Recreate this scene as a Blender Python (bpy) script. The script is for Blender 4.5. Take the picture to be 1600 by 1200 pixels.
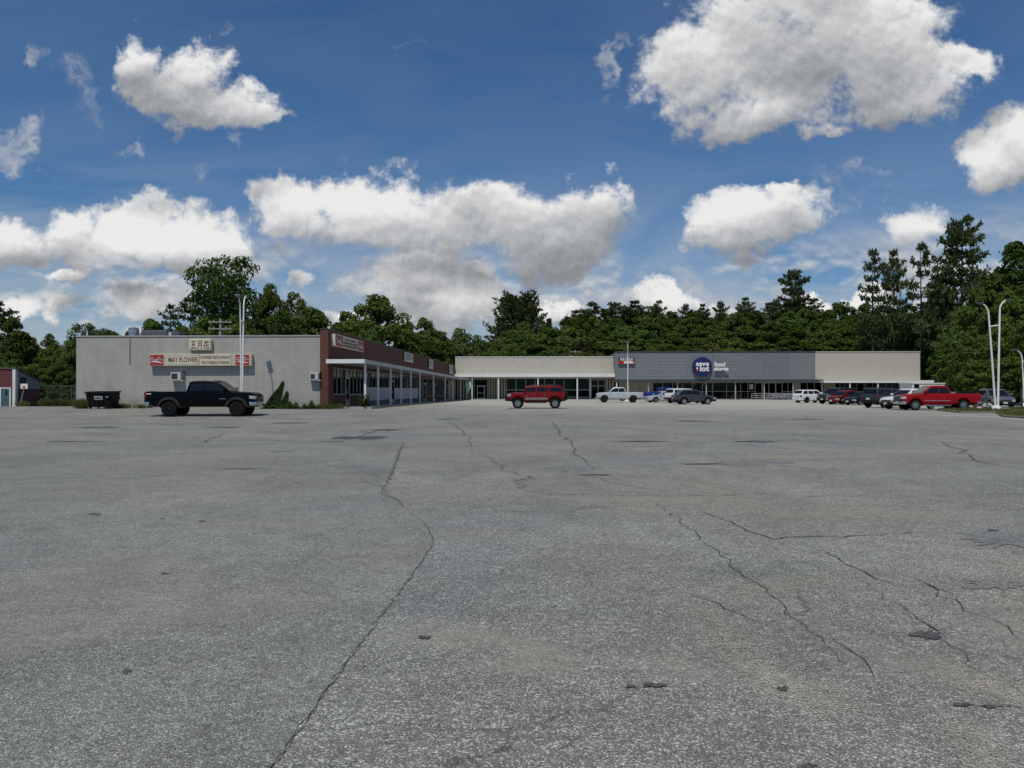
import bpy, bmesh, math, random
import numpy as np
from mathutils import Vector, Matrix

for o in list(bpy.data.objects):
    bpy.data.objects.remove(o)
scene = bpy.context.scene
COL = scene.collection
R = math.radians

# ------------------------------------------------------------------ camera
EYE = 1.53                      # camera height in metres
YAW = R(2.15)                   # the view turns a little left of the shop fronts' depth axis (+Y)
FPX = 1200.0                    # focal length for a 1600 px wide picture
cam = bpy.data.objects.new("camera", bpy.data.cameras.new("camera"))
COL.objects.link(cam)
cam.location = (0, 0, EYE)
cam.rotation_euler = (R(90.48), 0, YAW)
cam.data.sensor_width = 36.0
cam.data.lens = 36.0 * FPX / 1600.0
cam.data.clip_start = 0.1
cam.data.clip_end = 6000
scene.camera = cam

# ------------------------------------------------------------------ light and exposure
SUN_EL, SUN_ROT = 61.0, 196.0   # degrees; the sun stands high behind the camera, a little to its left
scene.view_settings.view_transform = 'Standard'
scene.view_settings.look = 'None'
scene.view_settings.gamma = 1.0
scene.view_settings.use_curve_mapping = False
scene.view_settings.exposure = -0.12
sd = Vector((math.sin(R(SUN_ROT)) * math.cos(R(SUN_EL)), math.cos(R(SUN_ROT)) * math.cos(R(SUN_EL)), math.sin(R(SUN_EL))))
sun = bpy.data.objects.new("sun", bpy.data.lights.new("sun", 'SUN'))
COL.objects.link(sun)
sun.data.energy = 3.1
sun.data.angle = R(0.53)
sun.data.color = (1.0, 0.94, 0.83)
sun.rotation_euler = sd.to_track_quat('Z', 'Y').to_euler()
sun.location = sd * 100
scene.cycles.use_adaptive_sampling = True
scene.cycles.adaptive_threshold = 0.015
scene.cycles.max_bounces = 6
scene.cycles.diffuse_bounces = 3
scene.cycles.transparent_max_bounces = 8


class G:
    """Short helpers for node trees."""
    def __init__(s, nt):
        s.nt = nt

    def n(s, t, **kw):
        nd = s.nt.nodes.new(t)
        for k, v in kw.items():
            setattr(nd, k, v)
        return nd

    def put(s, sock, x):
        if isinstance(x, bpy.types.NodeSocket):
            s.nt.links.new(x, sock)
        else:
            sock.default_value = x

    def m(s, op, a, b=None, c=None, clamp=False):
        nd = s.n('ShaderNodeMath', operation=op, use_clamp=clamp)
        for i, x in enumerate((a, b, c)):
            if x is not None:
                s.put(nd.inputs[i], x)
        return nd.outputs[0]

    def v(s, op, a, b=None, c=None):
        nd = s.n('ShaderNodeVectorMath', operation=op)
        for i, x in enumerate((a, b, c)):
            if x is not None:
                s.put(nd.inputs[i], x)
        return nd.outputs['Value'] if op in ('DOT_PRODUCT', 'LENGTH') else nd.outputs[0]

    def noise(s, vec, scale, detail=4, rough=0.55, dist=0.0, dims='3D'):
        nd = s.n('ShaderNodeTexNoise', noise_dimensions=dims)
        s.put(nd.inputs['Vector'], vec)
        nd.inputs['Scale'].default_value = scale
        nd.inputs['Detail'].default_value = detail
        nd.inputs['Roughness'].default_value = rough
        nd.inputs['Distortion'].default_value = dist
        return nd.outputs['Fac']

    def step(s, x, a, b, lo=0.0, hi=1.0, mode='SMOOTHSTEP'):
        nd = s.n('ShaderNodeMapRange', interpolation_type=mode)
        s.put(nd.inputs[0], x)
        nd.inputs[1].default_value = a
        nd.inputs[2].default_value = b
        nd.inputs[3].default_value = lo
        nd.inputs[4].default_value = hi
        return nd.outputs[0]

    def mix(s, f, a, b, mode='MIX'):
        nd = s.n('ShaderNodeMix', data_type='RGBA', blend_type=mode)
        s.put(nd.inputs[0], f)
        for sock, x in ((nd.inputs[6], a), (nd.inputs[7], b)):
            s.put(sock, (*x, 1) if isinstance(x, tuple) and len(x) == 3 else x)
        return nd.outputs[2]

    def ramp(s, x, stops, mode='LINEAR'):
        nd = s.n('ShaderNodeValToRGB')
        nd.color_ramp.interpolation = mode
        el = nd.color_ramp.elements
        while len(el) < len(stops):
            el.new(0.5)
        for e, (p, c) in zip(el, stops):
            e.position = p
            e.color = (c, c, c, 1) if isinstance(c, float) else (*c, 1)
        s.put(nd.inputs[0], x)
        return nd.outputs[0]


# cumulus clouds by direction: (x, y, half width, half height, density), 1200 units to the tangent, x right and y down from the horizon line at (800, 610)
CLOUDS = [
    (232, 80, 52, 48, 1), (290, 120, 80, 62, 1), (350, 165, 78, 48, 1), (400, 190, 44, 26, .8),
    (18, 110, 40, 28, .45), (110, 150, 62, 52, .40), (28, 238, 46, 40, .45), (195, 240, 46, 34, .42), (350, 242, 18, 26, .32), (340, 35, 22, 24, .32),
    (6, 372, 60, 44, 1), (110, 355, 62, 42, .9), (185, 388, 100, 48, 1), (310, 382, 92, 46, .9), (95, 430, 52, 18, .8), (50, 488, 84, 24, .8), (215, 478, 80, 26, .9), (285, 308, 42, 28, .5),
    (482, 335, 66, 52, 1), (560, 345, 90, 62, 1), (640, 345, 90, 72, 1), (712, 335, 85, 84, 1), (795, 350, 95, 78, 1), (880, 340, 90, 76, 1), (940, 312, 48, 50, 1),
    (625, 440, 100, 34, .9), (700, 478, 120, 40, .8), (800, 492, 90, 22, .8), (880, 432, 60, 14, .4), (1130, 478, 60, 14, .45), (960, 440, 70, 18, .35), (560, 490, 80, 18, .7), (440, 400, 60, 18, .4), (745, 468, 60, 32, .9), (495, 432, 32, 20, .7),
    (1110, 110, 90, 95, 1), (1250, 50, 160, 120, 1), (1360, 80, 130, 110, 1), (1200, 160, 170, 58, 1), (1410, 145, 105, 62, 1), (1490, 110, 74, 42, .9), (1270, 200, 80, 26, .8), (958, 125, 28, 65, .38),
    (1190, 335, 116, 54, 1), (1210, 300, 50, 30, .9), (1340, 312, 54, 42, .5),
    (1560, 262, 80, 50, 1), (1640, 240, 90, 70, 1), (1450, 350, 72, 42, .7), (1400, 395, 70, 30, .5),
    (1060, 415, 90, 26, .42), (1180, 442, 90, 22, .42), (875, 470, 44, 22, .7), (1060, 465, 70, 28, .75), (1290, 470, 90, 22, .8), (1000, 335, 40, 14, .4), (640, 55, 50, 18, .22), (1740, 420, 90, 50, 1),
]


def build_world():
    w = bpy.data.worlds.new("World")
    scene.world = w
    w.use_nodes = True
    nt = w.node_tree
    nt.nodes.clear()
    g = G(nt)
    sky = g.n('ShaderNodeTexSky', sky_type='NISHITA', sun_disc=False)
    sky.sun_elevation = R(SUN_EL)
    sky.sun_rotation = R(SUN_ROT)
    sky.altitude = 100
    sky.air_density = 1.0
    sky.dust_density = 0.6
    sky.ozone_density = 1.3
    tc = g.n('ShaderNodeTexCoord')
    rot = g.n('ShaderNodeVectorRotate', rotation_type='Z_AXIS')
    g.put(rot.inputs['Vector'], tc.outputs['Generated'])
    rot.inputs['Angle'].default_value = -YAW
    sep = g.n('ShaderNodeSeparateXYZ')
    g.put(sep.inputs[0], rot.outputs[0])
    x, y, z = sep.outputs
    ys = g.m('MAXIMUM', y, 0.08)
    comb = g.n('ShaderNodeCombineXYZ')
    g.put(comb.inputs[0], g.m('DIVIDE', x, ys))
    g.put(comb.inputs[1], g.m('DIVIDE', z, ys))
    comb.inputs[2].default_value = 1.0
    p = comb.outputs[0]
    front = g.step(y, 0.12, 0.35)

    # one warp shared by all the samples makes ragged, curling outlines
    wn = g.n('ShaderNodeTexNoise')
    g.put(wn.inputs['Vector'], p)
    wn.inputs['Scale'].default_value = 6.0
    wn.inputs['Detail'].default_value = 9
    wn.inputs['Roughness'].default_value = 0.60
    warp = g.v('MULTIPLY', g.v('SUBTRACT', wn.outputs['Color'], (0.5, 0.5, 0.5)), (0.24, 0.19, 0.0))

    def blobs(q, items):
        acc = None
        for (u, v, ru, rv, wt) in items:
            rx, rz = ru / 1200 * 1.06, rv / 1200 * 1.06
            cx, cz = (u - 800) / 1200, (610 - v) / 1200
            k = math.sqrt(1 - wt) if wt < 1 else 0.0
            a = g.v('MULTIPLY_ADD', q, (1 / rx, 1 / rz, k), (-cx / rx, -cz / rz, 0))
            d = g.v('DOT_PRODUCT', a, a)
            acc = d if acc is None else g.m('SMOOTH_MIN', acc, d, 0.30)
        return g.m('SUBTRACT', 1.0, acc)

    def fine(q):
        a = g.noise(q, 10.0, 11, 0.66)
        return g.m('MULTIPLY_ADD', a, 3.8, -1.92)

    SOLID = [c for c in CLOUDS if c[4] >= 0.7]
    WISP = [c for c in CLOUDS if c[4] < 0.7]

    def dens(off):
        q = g.v('ADD', p, off)
        qq = g.v('ADD', q, warp)
        return g.m('ADD', blobs(qq, SOLID), fine(q))

    d0 = dens((0, 0, 0))
    d1 = dens((-0.003, 0.009, 0))
    b0 = blobs(p, SOLID)
    b2 = blobs(g.v('ADD', p, (-0.008, 0.042, 0)), SOLID)
    # ragged thin scraps
    wq = g.v('ADD', p, g.v('MULTIPLY', warp, (1.6, 1.6, 0.0)))
    wisp_b = blobs(wq, WISP)
    wn2 = g.noise(g.v('ADD', p, warp), 13.0, 9, 0.66, 0.4)
    wisp_a = g.m('MULTIPLY', g.step(wisp_b, -0.25, 0.55), g.m('MULTIPLY', g.step(wn2, 0.38, 0.68), front))
    wisp_a = g.m('MULTIPLY', wisp_a, 0.80)
    alpha = g.step(d0, -0.12, 0.62)
    thick = g.step(d0, 0.15, 1.2)
    c0 = g.m('MINIMUM', d0, 4.0)
    c1 = g.m('MINIMUM', d1, 4.0)
    small = g.m('SUBTRACT', c0, c1)
    bb0 = g.m('MAXIMUM', b0, -0.6)
    bb2 = g.m('MAXIMUM', b2, -0.6)
    large = g.m('SUBTRACT', bb0, bb2)
    lit = g.m('MULTIPLY_ADD', small, 0.46, 0.585)
    lit = g.m('MULTIPLY_ADD', large, 0.46, lit)
    n5 = g.noise(g.v('ADD', p, (3.0, 1.0, 0.0)), 6.5, 6, 0.55)
    lit = g.m('ADD', lit, g.m('MULTIPLY_ADD', n5, 1.25, -0.66))
    lit = g.m('MULTIPLY_ADD', thick, -0.12, lit, clamp=True)
    ccol = g.ramp(lit, [(0.0, (0.32, 0.335, 0.355)), (0.30, (0.47, 0.485, 0.505)), (0.62, (0.72, 0.73, 0.74)), (1.0, (1.10, 1.09, 1.07))])
    # the rest of the sky, outside the frame, carries the same kind of broken cumulus
    gen = g.noise(tc.outputs['Generated'], 3.2, 8, 0.58, 0.3)
    ga = g.m('MULTIPLY', g.step(gen, 0.54, 0.66), g.m('SUBTRACT', 1.0, front))
    upper = g.step(z, 0.0, 0.06)
    ga = g.m('MULTIPLY', ga, upper)
    gcol = g.ramp(gen, [(0.5, (0.9, 0.9, 0.89)), (0.75, (0.5, 0.52, 0.55))])
    a_front = g.m('MULTIPLY', g.m('MULTIPLY', alpha, front), 0.97)
    # thin high veil, streaked sideways, stronger low down
    vs = g.v('MULTIPLY', p, (2.2, 9.0, 1.0))
    veil = g.noise(vs, 1.3, 7, 0.6, 0.8)
    low = g.step(z, 0.32, 0.02)
    veil_a = g.m('MULTIPLY', g.m('MULTIPLY', g.step(veil, 0.26, 0.64), 0.80), g.m('MULTIPLY_ADD', low, 0.90, 0.07))
    veil_a = g.m('MULTIPLY', veil_a, front)
    # small fair-weather puffs towards the horizon
    ps = g.v('MULTIPLY', p, (1.0, 2.1, 1.0))
    puff = g.noise(ps, 8.5, 8, 0.56, 0.2)
    band = g.m('MULTIPLY', g.step(z, 0.02, 0.05), g.step(z, 0.21, 0.12))
    puff_a = g.m('MULTIPLY', g.m('MULTIPLY', g.step(puff, 0.45, 0.60), band), g.m('MULTIPLY', front, 0.9))
    pup = g.noise(g.v('ADD', ps, (0.0, 0.016, 0.0)), 8.5, 8, 0.56, 0.2)
    pl = g.m('MULTIPLY_ADD', g.m('SUBTRACT', puff, pup), 5.0, 0.6, clamp=True)
    pcol = g.ramp(pl, [(0.0, (0.38, 0.40, 0.44)), (1.0, (0.88, 0.88, 0.875))])

    SK = 0.10
    def x10(c):
        return g.v('MULTIPLY', c, (1 / SK * CLOUD_GAIN,) * 3)
    base = g.v('MULTIPLY', sky.outputs[0], SKY_TINT)
    c = g.mix(veil_a, base, x10(g.ramp(0.5, [(0.0, (0.55, 0.60, 0.67)), (1.0, (0.55, 0.60, 0.67))])))
    c = g.mix(puff_a, c, x10(pcol))
    c = g.mix(wisp_a, c, x10(g.ramp(wn2, [(0.35, (0.50, 0.53, 0.57)), (0.75, (0.80, 0.80, 0.80))])))
    c = g.mix(a_front, c, x10(ccol))
    c = g.mix(ga, c, x10(gcol))
    bg = g.n('ShaderNodeBackground')
    g.put(bg.inputs['Color'], c)
    bg.inputs['Strength'].default_value = SK
    out = g.n('ShaderNodeOutputWorld')
    nt.links.new(bg.outputs[0], out.inputs[0])
    w.cycles.sampling_method = 'MANUAL'
    w.cycles.sample_map_resolution = 512


CLOUD_GAIN = 0.84
SKY_TINT = (0.36, 0.60, 0.83)
build_world()

# ------------------------------------------------------------------ geometry helpers
SA, CA = math.sin(YAW), math.cos(YAW)


def xu(u, Y):
    """World x of picture column u on the plane at depth Y."""
    return Y * math.tan(math.atan((u - 800) / FPX) - YAW)


def depth(x, y):
    return -x * SA + y * CA


def zv(v, x, y):
    """World height of picture row v at the place x, y."""
    return EYE + (610 - v) * depth(x, y) / FPX


def yx(u, X):
    """World y of picture column u on the plane x = X."""
    return X / math.tan(math.atan((u - 800) / FPX) - YAW)


def gp(u, v, z=0.0):
    """Point of the ground (height z) seen at u, v."""
    D = (EYE - z) * FPX / (v - 610)
    t = (u - 800) / FPX * D
    return (t * CA - D * SA, t * SA + D * CA)


def sstep(a, b, t):
    t = min(1, max(0, (t - a) / (b - a)))
    return t * t * (3 - 2 * t)


def gz(x, y):
    """Ground height: the lot rises a little towards the left building."""
    return 0.30 * sstep(40, 51, y) * sstep(-5, -13, x) * (1 - sstep(52, 122, y))


def hz(x, y):
    """Hill behind the shops."""
    return 13 * sstep(136, 220, y) * sstep(-22, 38, x) + 10 * sstep(62, 130, x) * sstep(80, 170, y) + 60 * sstep(260, 900, y) * 0.4


class MB:
    """Collects faces for one mesh."""
    def __init__(s):
        s.v, s.f = [], []

    def poly(s, pts):
        n = len(s.v)
        s.v += [tuple(p) for p in pts]
        s.f.append(tuple(range(n, n + len(pts))))
        return s

    def box(s, x0, x1, y0, y1, z0, z1):
        n = len(s.v)
        s.v += [(x0, y0, z0), (x1, y0, z0), (x1, y1, z0), (x0, y1, z0), (x0, y0, z1), (x1, y0, z1), (x1, y1, z1), (x0, y1, z1)]
        s.f += [tuple(n + i for i in f) for f in ((3, 2, 1, 0), (4, 5, 6, 7), (0, 1, 5, 4), (1, 2, 6, 5), (2, 3, 7, 6), (3, 0, 4, 7))]
        return s

    def prism(s, pts, vec):
        """Closed polygon pts (3-D, counter-clockwise seen from the end vec points to) pushed along vec."""
        n, k = len(s.v), len(pts)
        vec = Vector(vec)
        s.v += [tuple(p) for p in pts] + [tuple(Vector(p) + vec) for p in pts]
        s.f.append(tuple(range(n + k - 1, n - 1, -1)))
        s.f.append(tuple(range(n + k, n + 2 * k)))
        for i in range(k):
            j = (i + 1) % k
            s.f.append((n + i, n + j, n + k + j, n + k + i))
        return s

    def tube(s, pts, r, n=8, cap=True):
        """Round bar through pts; r is one radius or one for each point."""
        pts = [Vector(p) for p in pts]
        rs = r if isinstance(r, (list, tuple)) else [r] * len(pts)
        base = len(s.v)
        for i, p in enumerate(pts):
            t = (pts[min(i + 1, len(pts) - 1)] - pts[max(i - 1, 0)]).normalized()
            a = t.cross(Vector((0, 0, 1)))
            if a.length < 0.05:
                a = Vector((1, 0, 0))
            a.normalize()
            b = t.cross(a)
            for k in range(n):
                th = 2 * math.pi * k / n
                s.v.append(tuple(p + (a * math.cos(th) + b * math.sin(th)) * rs[i]))
        for i in range(len(pts) - 1):
            for k in range(n):
                a0, a1 = base + i * n + k, base + i * n + (k + 1) % n
                s.f.append((a0, a0 + n, a1 + n, a1))
        if cap:
            s.f.append(tuple(base + k for k in range(n)))
            e = base + (len(pts) - 1) * n
            s.f.append(tuple(e + k for k in range(n - 1, -1, -1)))
        return s

    def lathe(s, prof, n=24, axis='z', c=(0, 0, 0)):
        """prof = [(radius, height)] round an axis through c."""
        base = len(s.v)
        for (r, h) in prof:
            for k in range(n):
                th = 2 * math.pi * k / n
                a, b = r * math.cos(th), r * math.sin(th)
                q = (a, b, h) if axis == 'z' else (a, h, -b) if axis == 'y' else (h, a, b)
                s.v.append((q[0] + c[0], q[1] + c[1], q[2] + c[2]))
        for i in range(len(prof) - 1):
            for k in range(n):
                a0, a1 = base + i * n + k, base + i * n + (k + 1) % n
                s.f.append((a0, a1, a1 + n, a0 + n))
        if prof[0][0] > 1e-4:
            s.f.append(tuple(base + k for k in range(n - 1, -1, -1)))
        if prof[-1][0] > 1e-4:
            e = base + (len(prof) - 1) * n
            s.f.append(tuple(e + k for k in range(n)))
        return s

    def ribbon(s, pts, w, org, ax, ay, t):
        """Flat brush stroke through 2-D pts, width w, on the plane org + ax, ay, thickness vector t."""
        org, ax, ay, t = Vector(org), Vector(ax), Vector(ay), Vector(t)
        for (a, b) in zip(pts, pts[1:]):
            d = Vector((b[0] - a[0], b[1] - a[1]))
            L = max(d.length, 1e-6)
            d /= L
            nn = Vector((-d[1], d[0])) * w / 2
            e = d * w * 0.35
            q = [(a[0] - e[0] - nn[0], a[1] - e[1] - nn[1]), (b[0] + e[0] - nn[0], b[1] + e[1] - nn[1]), (b[0] + e[0] + nn[0], b[1] + e[1] + nn[1]), (a[0] - e[0] + nn[0], a[1] - e[1] + nn[1])]
            s.prism([org + ax * i + ay * j for i, j in q], t)
        return s

    def mesh(s, name, off=(0, 0, 0), smooth=None, bevel=0.0, seg=2):
        me = bpy.data.meshes.new(name)
        o = Vector(off)
        me.from_pydata([tuple(Vector(p) - o) for p in s.v], [], s.f)
        bm = bmesh.new()
        bm.from_mesh(me)
        bmesh.ops.recalc_face_normals(bm, faces=bm.faces)
        if bevel:
            ed = [e for e in bm.edges if len(e.link_faces) == 2 and e.calc_face_angle(0) > 0.5]
            bmesh.ops.bevel(bm, geom=ed, offset=bevel, segments=seg, affect='EDGES', clamp_overlap=True, profile=0.6)
        bm.to_mesh(me)
        bm.free()
        if smooth is not None:
            me.polygons.foreach_set('use_smooth', [True] * len(me.polygons))
            me.set_sharp_from_angle(angle=R(smooth))
        return me


def tag(o, label=None, cat=None, group=None, kind=None):
    for k, v in (('label', label), ('category', cat), ('group', group), ('kind', kind)):
        if v:
            o[k] = v
    return o


def thing(name, label, cat, loc=(0, 0, 0), rz=0.0, group=None):
    o = bpy.data.objects.new(name, None)
    o.empty_display_size = 0.3
    COL.objects.link(o)
    o.location = loc
    o.rotation_euler = (0, 0, rz)
    return tag(o, label, cat, group)


def root_loc(o):
    while o.parent:
        o = o.parent
    return o.location.copy()


def obj(name, data, mat, parent=None, world=False, loc=None, smooth=None, bevel=0.0, seg=2, kind=None, label=None):
    """Link ONE mesh object. world=True: the vertices are world coordinates of an unrotated thing."""
    if isinstance(data, MB):
        off = root_loc(parent) if (world and parent is not None) else (0, 0, 0)
        data = data.mesh(name, off, smooth, bevel, seg)
    if mat and not data.materials:
        data.materials.append(mat)
    o = bpy.data.objects.new(name, data)
    COL.objects.link(o)
    if parent is not None:
        o.parent = parent
    if loc is not None:
        o.location = loc
    if kind:
        o['kind'] = kind
    if label:
        o['label'] = label
    return o


def dup_tree(o, parent=None):
    c = o.copy()
    COL.objects.link(c)
    if parent is not None:
        c.parent = parent
    for ch in list(o.children):
        dup_tree(ch, c)
    return c


def text_mesh(txt, size, depth=0.01, bold=0.0, shear=0.0, spacing=1.0, align='CENTER', sx=1.0):
    cu = bpy.data.curves.new("lettering", 'FONT')
    cu.body = txt
    cu.size = size
    cu.extrude = depth / 2
    cu.offset = bold
    cu.shear = shear
    cu.space_character = spacing
    cu.align_x = align
    cu.align_y = 'CENTER'
    cu.resolution_u = 3
    t = bpy.data.objects.new("lettering", cu)
    COL.objects.link(t)
    dg = bpy.context.evaluated_depsgraph_get()
    me = bpy.data.meshes.new_from_object(t.evaluated_get(dg))
    bpy.data.objects.remove(t)
    bpy.data.curves.remove(cu)
    me.name = "lettering"
    me.transform(Matrix.Diagonal((sx, 1, 1, 1)))
    return me


def letter(txt, size, mat, parent, loc, face='-y', name="lettering", fit=None, **kw):
    """Raised letters on a wall that faces -y or +x; loc is relative to the parent's thing. fit = wanted width."""
    me = text_mesh(txt, size, **kw)
    if fit:
        xs = [v.co.x for v in me.vertices]
        w = max(xs) - min(xs)
        me.transform(Matrix.Diagonal((fit / w, 1, 1, 1)))
    rot = Matrix.Rotation(R(90), 4, 'X')
    if face == '+x':
        rot = Matrix.Rotation(R(90), 4, 'Z') @ rot
    me.transform(rot)
    return obj(name, me, mat, parent, loc=loc)


# ------------------------------------------------------------------ materials
MATS = {}


def pbr(name, col, rough=0.6, metal=0.0, var=0.0, scale=3.0, bump=0.0, spec=0.5, coat=0.0, rnd=0.0, dirt=None):
    if name in MATS:
        return MATS[name]
    m = bpy.data.materials.new(name)
    m.use_nodes = True
    nt = m.node_tree
    g = G(nt)
    b = nt.nodes['Principled BSDF']
    b.inputs['Roughness'].default_value = rough
    b.inputs['Metallic'].default_value = metal
    b.inputs['Specular IOR Level'].default_value = spec
    b.inputs['Coat Weight'].default_value = coat
    b.inputs['Coat Roughness'].default_value = 0.04
    b.inputs['Base Color'].default_value = (*col, 1)
    c = None
    if var or dirt or bump:
        geo = g.n('ShaderNodeNewGeometry')
        nz = g.noise(geo.outputs['Position'], scale, 6, 0.6)
        f = g.step(nz, 0.3, 0.7, 1 - var, 1 + var, 'LINEAR')
        c = g.v('MULTIPLY', (*col,), g.n('ShaderNodeCombineXYZ').outputs[0])
        cx = c.node.inputs[1].links[0].from_node
        for i in range(3):
            g.put(cx.inputs[i], f)
        if dirt:
            big = g.noise(g.v('MULTIPLY', geo.outputs['Position'], (1.0, 1.0, 0.35)), scale * 0.4, 7, 0.68)
            c = g.mix(g.step(big, 0.5, 0.75, 0, dirt[1]), c, dirt[0])
        if bump:
            bp = g.n('ShaderNodeBump')
            bp.inputs['Strength'].default_value = bump
            bp.inputs['Distance'].default_value = 0.02
            g.put(bp.inputs['Height'], nz)
            nt.links.new(bp.outputs[0], b.inputs['Normal'])
        g.put(b.inputs['Base Color'], c)
    if rnd:
        oi = g.n('ShaderNodeObjectInfo')
        hs = g.n('ShaderNodeHueSaturation')
        g.put(hs.inputs['Value'], g.step(oi.outputs['Random'], 0, 1, 1 - rnd, 1 + rnd, 'LINEAR'))
        g.put(hs.inputs['Color'], c if c is not None else (*col, 1))
        g.put(b.inputs['Base Color'], hs.outputs[0])
    MATS[name] = m
    return m


def masonry(name, col, mortar, bw, bh, mw, axis, var=0.08, bump=0.5, dirt=None):
    """Block or brick wall; axis = which horizontal world axis runs along the wall."""
    m = bpy.data.materials.new(name)
    m.use_nodes = True
    nt = m.node_tree
    g = G(nt)
    b = nt.nodes['Principled BSDF']
    b.inputs['Roughness'].default_value = 0.85
    b.inputs['Specular IOR Level'].default_value = 0.25
    geo = g.n('ShaderNodeNewGeometry')
    sp = g.n('ShaderNodeSeparateXYZ')
    g.put(sp.inputs[0], geo.outputs['Position'])
    cb = g.n('ShaderNodeCombineXYZ')
    g.put(cb.inputs[0], sp.outputs[axis])
    g.put(cb.inputs[1], sp.outputs[2])
    br = g.n('ShaderNodeTexBrick')
    g.put(br.inputs['Vector'], cb.outputs[0])
    br.inputs['Color1'].default_value = (*[c * (1 - var) for c in col], 1)
    br.inputs['Color2'].default_value = (*[c * (1 + var) for c in col], 1)
    br.inputs['Mortar'].default_value = (*mortar, 1)
    br.inputs['Scale'].default_value = 1.0
    br.inputs['Mortar Size'].default_value = mw
    br.inputs['Brick Width'].default_value = bw
    br.inputs['Row Height'].default_value = bh
    br.offset = 0.5
    n1 = g.noise(geo.outputs['Position'], 0.7, 7, 0.62)
    n2 = g.noise(g.v('MULTIPLY', cb.outputs[0], (2.2, 0.16, 1)), 1.0, 6, 0.6)
    f = g.m('ADD', g.step(n1, 0.3, 0.7, 0.90, 1.08, 'LINEAR'), g.step(n2, 0.35, 0.7, 0.04, -0.10, 'LINEAR'))
    c = g.v('SCALE', br.outputs['Color'])
    g.put(c.node.inputs['Scale'], f)
    if dirt:
        low = g.m('ADD', sp.outputs[2], g.m('MULTIPLY', n1, 1.2))
        c = g.mix(g.step(low, 1.9, 0.7, 0, dirt[1]), c, dirt[0])
    g.put(b.inputs['Base Color'], c)
    bp = g.n('ShaderNodeBump')
    bp.inputs['Strength'].default_value = bump
    bp.inputs['Distance'].default_value = 0.01
    g.put(bp.inputs['Height'], g.m('MULTIPLY_ADD', br.outputs['Fac'], -1.0, g.m('MULTIPLY', n1, 0.6)))
    nt.links.new(bp.outputs[0], b.inputs['Normal'])
    return m


def window_glass():
    m = bpy.data.materials.new("shop_glass")
    m.use_nodes = True
    nt = m.node_tree
    g = G(nt)
    nt.nodes.remove(nt.nodes['Principled BSDF'])
    tr = g.n('ShaderNodeBsdfTransparent')
    tr.inputs[0].default_value = (0.34, 0.36, 0.35, 1)
    gl = g.n('ShaderNodeBsdfGlossy')
    gl.inputs['Roughness'].default_value = 0.02
    gl.inputs['Color'].default_value = (0.42, 0.43, 0.43, 1)
    fr = g.n('ShaderNodeFresnel')
    fr.inputs[0].default_value = 1.5
    mx = g.n('ShaderNodeMixShader')
    nt.links.new(fr.outputs[0], mx.inputs[0])
    nt.links.new(tr.outputs[0], mx.inputs[1])
    nt.links.new(gl.outputs[0], mx.inputs[2])
    nt.links.new(mx.outputs[0], nt.nodes['Material Output'].inputs[0])
    return m


def leaf_mat(name, c1, c2, hue=0.02, val=0.25, trans=0.25):
    m = bpy.data.materials.new(name)
    m.use_nodes = True
    nt = m.node_tree
    g = G(nt)
    nt.nodes.remove(nt.nodes['Principled BSDF'])
    oi = g.n('ShaderNodeObjectInfo')
    geo = g.n('ShaderNodeNewGeometry')
    nz = g.noise(geo.outputs['Position'], 0.9, 5, 0.6)
    rp = g.m('MULTIPLY_ADD', geo.outputs['Random Per Island'], 0.5, g.m('MULTIPLY_ADD', nz, 1.3, -0.4), clamp=True)
    c = g.mix(rp, c1, c2)
    hs = g.n('ShaderNodeHueSaturation')
    g.put(hs.inputs['Hue'], g.step(oi.outputs['Random'], 0, 1, 0.5 - hue, 0.5 + hue, 'LINEAR'))
    rr = g.m('FRACT', g.m('MULTIPLY', oi.outputs['Random'], 7.31))
    g.put(hs.inputs['Value'], g.step(rr, 0, 1, 1 - val, 1 + val, 'LINEAR'))
    g.put(hs.inputs['Color'], c)
    df = g.n('ShaderNodeBsdfDiffuse')
    tl = g.n('ShaderNodeBsdfTranslucent')
    g.put(df.inputs[0], hs.outputs[0])
    g.put(tl.inputs[0], g.mix(1.0, hs.outputs[0], (1.0, 1.15, 0.55), 'MULTIPLY'))
    mx = g.n('ShaderNodeMixShader')
    mx.inputs[0].default_value = trans
    nt.links.new(df.outputs[0], mx.inputs[1])
    nt.links.new(tl.outputs[0], mx.inputs[2])
    nt.links.new(mx.outputs[0], nt.nodes['Material Output'].inputs[0])
    return m


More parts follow.
